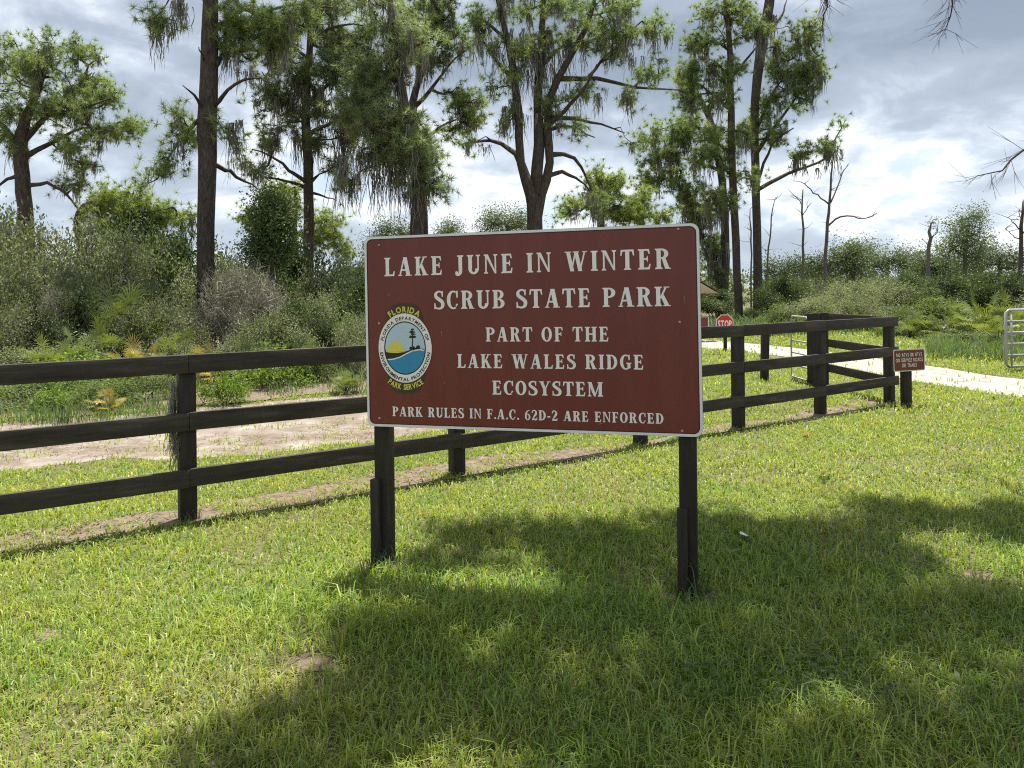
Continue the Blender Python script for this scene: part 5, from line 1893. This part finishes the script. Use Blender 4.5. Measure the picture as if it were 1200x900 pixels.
def palmetto(i, label, px, top, Y, wpx, rz, group, mat=None, z=0.0):
    t = at(px, top, Y)
    root = thing('saw_palmetto', label, 'palmetto', (t[0], Y, 0), group)
    for nm, me in zip(('stalks', 'fronds'), PALM[i]):
        o = bpy.data.objects.new(nm, me)
        COL.objects.link(o)
        o.parent = root
        if mat and nm == 'fronds':
            o.material_slots[0].link = 'OBJECT'
            o.material_slots[0].material = MAT[mat]
    w = wpx * Y / F_PX / 2
    hs = max(0.45, t[2]) / 1.15
    ws = min(max(w / 0.85, hs * 0.8), hs * 1.35)
    root.scale = (ws, ws, hs)
    root.rotation_euler = (0, 0, rz)


GP1 = 'saw palmettos at the left woodland edge'
GP2 = 'saw palmettos beyond the sand road'
for a in [
    (0, 'large green palmetto above the top rail left of the twiggy bush', 102, 366, 14.6, 84, .3, GP1),
    (1, 'palmetto fans at the far left edge above the top rail', 12, 375, 14.8, 80, 1.2, GP1),
    (2, 'high palmetto fans in the gap between the grey oaks', 140, 316, 15.6, 80, 2.0, GP1),
    (0, 'yellowing palmetto just above the top rail, left of the near post', 165, 388, 13.6, 80, 3.0, GP1, 'palm_y'),
    (2, 'tan dried palmetto fan right above the near fence post', 238, 396, 14.0, 50, 0.7, GP1, 'palm_y'),
    (1, 'green palmetto in front of the pale twiggy bush', 212, 372, 14.4, 80, 4.0, GP1),
    (0, 'small palmetto with stiff fans on the sand track edge by the sign', 405, 432, 12.7, 60, 5.0, GP1),
    (0, 'dark green palmetto behind the top rail near the far left edge', 62, 384, 14.0, 70, 4.6, GP1),
    (1, 'stiff green palmetto just above the rail between near post and bright bush', 288, 388, 14.0, 64, 0.2, GP1),
    (2, 'palmetto below the twiggy bush, right side', 357, 388, 14.6, 70, 1.9, GP1),
    (1, 'small yellow-green palmetto between middle and top rails', 128, 460, 10.8, 50, 2.2, GP1, 'palm_y'),
    (0, 'palmetto left of the park sign under shadowy oak', 395, 400, 16, 60, 0.9, GP1),
    (1, 'upright palmetto beyond the road just right of the fence corner', 1066, 354, 24, 62, 0.4, GP2),
    (0, 'broad palmetto clump above the rule sign, right side', 1118, 344, 25, 90, 1.4, GP2),
    (2, 'tall palmetto left of the open tube gate', 1152, 334, 23, 84, 2.4, GP2),
    (0, 'palmetto behind the open tube gate', 1192, 333, 22, 86, 3.4, GP2),
    (1, 'low palmetto at the lawn edge below the tall palmetto', 1170, 354, 21, 74, 4.4, GP2),
    (2, 'palmetto with drooping fans left of the low grassy mound', 1104, 360, 23.5, 70, 5.4, GP2),
    (0, 'small palmetto below the light green bush near twin pines', 935, 358, 30, 50, 0.8, GP2),
    (1, 'small palmetto over the boarded gate post', 968, 356, 29, 50, 1.8, GP2),
    (2, 'palmetto over the middle of the corner bay of fence', 1005, 354, 28, 54, 2.8, GP2),
    (0, 'small palmetto right of the fence corner straight above the rule sign', 1084, 362, 24, 54, 3.8, GP2),
    (1, 'palmetto at the right edge beyond the open gate', 1225, 345, 21, 90, 4.8, GP2),
]:
    palmetto(*a)


# tall grass and weeds at the edge of the left woodland, and at the feet of posts
def tall_grass():
    rs = np.random.RandomState(81)
    g = Geo()
    spots = []
    for _ in range(46):                                    # clumps of unequal height on the brown floor
        cx_, cy_ = rs.uniform(-30, 215), rs.uniform(452, 496)
        hh_ = rs.uniform(0.12, 0.40)
        for _ in range(rs.randint(2, 7)):
            spots.append((cx_ + rs.normal(0, 7), min(497, cy_ + rs.normal(0, 3)), hh_ * rs.uniform(0.7, 1.2), 20))
    for _ in range(26):
        cx_, cy_ = rs.uniform(215, 430), rs.uniform(438, 466)
        hh_ = rs.uniform(0.12, 0.45)
        for _ in range(rs.randint(2, 6)):
            spots.append((cx_ + rs.normal(0, 6), cy_ + rs.normal(0, 3), hh_ * rs.uniform(0.7, 1.2), 18))
    for _ in range(70):
        spots.append((rs.uniform(890, 1100), rs.uniform(386, 396), rs.uniform(0.3, 0.7), 16))
    for _ in range(90):
        spots.append((rs.uniform(1090, 1230), rs.uniform(404, 424), rs.uniform(0.2, 0.5), 22))
    for _ in range(60):
        spots.append((rs.uniform(826, 900), rs.uniform(380, 390), rs.uniform(0.3, 0.7), 14))
    for p, q, h, k in [(451, 668, 0.16, 26), (440, 668, 0.12, 16), (812, 700, 0.26, 24), (800, 704, 0.16, 26), (806, 706, 0.14, 20), (222, 614, 0.12, 20), (1062, 479, 0.12, 16)]:
        spots.append((p, q, h, k))
    for px, py, h, k in spots:
        c = gnd(px, py)
        if in_poly(np.array([c[0]]), np.array([c[1]]), ROAD)[0]:
            continue
        n = k
        sc = max(1.0, c[1] / 9)
        P = c[:2] + rs.normal(0, (0.05 if h < 0.3 and c[1] < 7 else 0.16), (n, 2))
        a = rs.uniform(0, 2 * math.pi, n)
        d = np.stack((np.cos(a), np.sin(a)), 1)
        b = a + math.pi / 2 + rs.normal(0, 0.5, n)
        s = np.stack((np.cos(b), np.sin(b)), 1)
        hh = h * rs.uniform(0.45, 1.15, n)
        w = 0.008 * sc * rs.uniform(0.6, 1.3, n)
        ln = hh * rs.uniform(0.2, 0.9, n)
        V = np.zeros((n, 5, 3))
        V[:, 0, :2], V[:, 1, :2] = P - s * w[:, None] / 2, P + s * w[:, None] / 2
        m = P + d * (ln * .3)[:, None]
        V[:, 2, :2], V[:, 3, :2] = m + s * w[:, None] * .45, m - s * w[:, None] * .45
        V[:, 2, 2] = V[:, 3, 2] = hh * .62
        V[:, 4, :2] = P + d * ln[:, None]
        V[:, 4, 2] = hh * .92
        i = np.arange(n) * 5
        cc = np.where(rs.rand(n, 1) < 0.16, np.array([[1.4, 1.1, 1.6]]), np.array([[0.68, 0.84, 0.95]])) * rs.uniform(0.75, 1.2, (n, 1))
        g.add(V.reshape(-1, 3), tri=np.stack((i + 3, i + 2, i + 4), 1), quad=np.stack((i, i + 1, i + 2, i + 3), 1), col=np.repeat(cc, 5, 0))
    tag(g.build('tall_grass', MAT['weed']), 'tall unmown grass and weeds along the woodland edge and post feet', 'grass', kind='stuff')


tall_grass()


def far_wood():
    """The mass of woodland beyond everything, all round the back."""
    rs = np.random.RandomState(91)
    g = Geo()
    C = []
    for k in range(420):
        a = rs.uniform(-62, 62)
        Y = rs.uniform(85, 130)
        x = Y * math.tan(math.radians(a))
        h = rs.uniform(2.2, 4.8) * (1.0 + 0.25 * math.sin(a * 0.9))
        r = rs.uniform(2.0, 4.0)
        n = 190
        u = unit(rs.normal(0, 1, (n, 3))) * rs.rand(n, 1) ** 0.3
        C.append(np.array((x, Y, h * 0.55)) + u * np.array((r, r, h * 0.5)))
    leaf_geo(g, np.concatenate(C), rs, size=0.62, aspect=0.7, up=0.6)
    tag(g.build('far_woodland', MAT['far']), 'distant mass of low woodland along the horizon', 'woodland', kind='stuff')


far_wood()


# ------------------------------------------------------------------ the tree overhead that shades the foreground
def shade_tree():
    rs = np.random.RandomState(95)
    base = np.array((7.2, 3.6, 0.0))
    root = thing('shade_oak', 'large spreading tree whose bare twig ends hang into the top right corner', 'tree', base)
    sk = Skeleton(rs)
    g, fo = Geo(), Geo()
    tr = resample(np.array([base + (0, 0, -.1), base + (-.1, .1, 2.5), base + (-.4, .4, 5.0), base + (-1.0, .7, 7.4)]), 0.4)
    r = np.linspace(0.34, 0.20, len(tr))
    g.tube(tr, r, 12)
    sk.add_path(tr, r)
    for e, w in (((2.6, 6.6, 8.6), .13), ((1.0, 5.0, 9.0), .11), ((4.2, 7.6, 9.2), .12), ((5.5, 6.5, 10.0), .1), ((9.5, 5.2, 9.0), .11), ((7.5, 1.0, 9.3), .11), ((4.2, 4.8, 9.6), .12)):
        s = tr[-3] if w < .12 else tr[-1]
        e = np.array(e)
        q = resample(np.array([s, s + (e - s) * 0.5 + (0, 0, .5), e]), 0.5)
        rr = np.linspace(w, 0.045, len(q))
        q[1:-1] += rs.normal(0, 0.06, (len(q) - 2, 3))
        g.tube(q, rr, 7)
        sk.add_path(q, rr)
    # leafy boughs, each placed where its shade falls on the lawn: (x, y, radius, leaves factor)
    shade = [(.3, 3.75, .28, .8), (2.25, 5.05, .45, 1), (1.7, 4.9, .4, 1), (-0.45, 3.2, .50, 1.0), (-0.85, 2.65, .48, 1), (-1.0, 2.0, .5, 1), (-.65, 3.75, .30, .8), (-.45, 4.75, .22, .8), (-0.3, 5.35, .30, .9), (.35, 5.15, .42, 1), (1.0, 5.3, .45, 1), (1.65, 5.35, .5, 1),
             (.55, 4.5, .42, 1), (1.25, 4.4, .6, 1), (0.95, 3.6, .62, 1), (1.75, 3.75, .6, 1), (2.15, 4.7, .5, 1), (2.5, 3.9, .55, 1), (2.8, 5.7, .42, 1), (3.4, 5.35, .5, 1), (3.9, 5.6, .4, .9), (3.5, 3.9, .55, 1),
             (3.1, 3.1, .6, 1), (0.25, 3.0, .58, 1), (0.15, 2.2, .6, 1), (1.1, 2.6, .62, 1), (2.0, 2.8, .62, 1), (4.4, 4.2, .8, 1), (5.0, 2.6, 1.0, 1), (-.2, 4.0, .24, .7), (-.35, 1.4, .8, 1), (1.0, 1.3, .9, 1), (2.4, 1.6, .9, 1), (3.9, 1.8, 1.0, 1)]
    T = []
    cz = {}
    for x, y, rr, f in shade:
        H = rs.uniform(7.9, 9.3)
        c = np.array((x + SUN_DIR.x / SUN_DIR.z * H, y + SUN_DIR.y / SUN_DIR.z * H, H))
        n = int(95 * rr * rr * f) + 7
        u = unit(rs.normal(0, 1, (n, 3))) * rs.rand(n, 1) ** 0.45 * np.array((rr, rr, 0.5 * rr + 0.15))
        T.append(c + u)
    T = np.concatenate(T)
    tw = sk.grow(T, seg=0.35)
    R = sk.radii(0.006, 0.45)
    A = np.array(sk.P)
    C = []
    for ids in tw:
        p = A[ids]
        g.tube(p, np.maximum(R[ids], 0.005), 4, cap=False)
        for j in range(30):
            C.append(p[-1] + (p[-2] - p[-1]) * rs.rand() + rs.normal(0, 0.11, 3))
    leaf_geo(fo, np.array(C), rs, size=0.13, aspect=0.5, up=1.2)
    # the bare hanging twigs that reach into the view
    hang = [[(972, -60, 3), (966, -20, 2.4), (970, 8, 1.8), (964, 30, 1)], [(1118, -60, 3), (1112, -25, 2.4), (1116, 5, 1.8), (1108, 34, 1)], [(1290, 120, 6), (1245, 160, 4.4), (1200, 178, 3), (1172, 198, 1.8), (1146, 206, 1)]]
    for i, t in enumerate(hang):
        q, r_ = px_path(t, 7.6 + 0.5 * i, rs, depth=rs.uniform(-.3, .3), wob=0.012)
        near = sk.P[sk.nearest(q[0], 0.0)[0]]
        lead = resample(np.array([near, (near + q[0]) / 2 + (0.1, 0, 0.1), q[0]]), 0.3)
        g.tube(lead, np.linspace(0.035, r_[0], len(lead)), 5)
        for k in range(10):
            j = rs.randint(2, len(lead))
            d = rs.normal(0, 1, 3) * np.array((.3, .3, .2)) + (0, 0, -.2)
            g.tube([lead[j], lead[j] + d * .5 + rs.normal(0, .03, 3), lead[j] + d], [0.006, 0.004, 0.002], 4)
        g.tube(q, r_, 5)
        for k in range(22):
            j = rs.randint(len(q) // 3, len(q))
            d = (q[-1] - q[0]) / np.linalg.norm(q[-1] - q[0]) + rs.normal(0, 0.6, 3)
            L = rs.uniform(0.10, 0.28)
            d = d / np.linalg.norm(d) * L
            m = q[j] + d * .5 + rs.normal(0, .012, 3)
            e = q[j] + d + np.array((0, 0, -0.02))
            g.tube([q[j], m, e], [0.0030, 0.0024, 0.0014], 4)
            for _ in range(2):
                d2 = d + rs.normal(0, .08, 3)
                g.tube([m, m + d2 * .5, m + d2 * .9], [0.0022, 0.0017, 0.0011], 3)
    g.build('trunk', MAT['bark'], root, smooth=True)
    fo.build('crown', MAT['oak_dark'], root)


shade_tree()


# ------------------------------------------------------------------ small things
def fence_moss():
    rs = np.random.RandomState(97)
    p = fence_pts[2] - fn * 0.06 - fdir * 0.075
    base = np.array((p[0], p[1], 0.0))
    g = Geo()
    P = [base + np.array((0, 0, z)) + np.array((*(-fdir * abs(rs.normal(0.0, 0.018)) + fn * rs.normal(0, 0.03)), 0)) for z in np.linspace(1.06, 0.55, 26)]
    moss_geo(g, P, rs, L=(0.10, 0.36), strands=(10, 18), w=0.005, spread=0.014)
    o = g.build('spanish_moss', MAT['moss'], base=base)
    o.location = base
    tag(o, 'grey beard of moss clinging to the left side of the near fence post', 'moss')


fence_moss()


def fallen_leaf(px, py, label, size, mat, sd):
    rs = np.random.RandomState(sd)
    c = gnd(px, py)
    g = Geo()
    n = 10
    t = np.linspace(0, 1, n)
    w = size * 0.26 * np.sin(t * math.pi) ** 0.8
    z = 0.055 + 0.25 * size * (t - 0.5) ** 2
    a = rs.uniform(0, math.pi)
    d, s = np.array((math.cos(a), math.sin(a), 0)), np.array((-math.sin(a), math.cos(a), 0.25))
    L = [d * size * (k - .5) for k in t]
    V = [L[i] - s * w[i] + (0, 0, z[i]) for i in range(n)] + [L[i] + (0, 0, z[i] - .006) for i in range(n)] + [L[i] + s * w[i] + (0, 0, z[i]) for i in range(n)]
    V = [v + (c[0], c[1], 0) for v in V]
    g.add(V, quad=[(i, i + 1, n + i + 1, n + i) for i in range(n - 1)] + [(n + i, n + i + 1, 2 * n + i + 1, 2 * n + i) for i in range(n - 1)])
    o = g.build('fallen_leaf', MAT[mat], base=(c[0], c[1], 0))
    o.location = (c[0], c[1], 0)
    tag(o, label, 'leaf')


fallen_leaf(946, 514, 'reddish fallen leaf on the lawn right of the sign', 0.13, 'dry', 1)
fallen_leaf(1132, 502, 'dark fallen leaf on the lawn below the rule sign', 0.10, 'dry', 2)
fallen_leaf(872, 636, 'pale fallen leaf on the grass right of the right sign post', 0.10, 'white', 3)
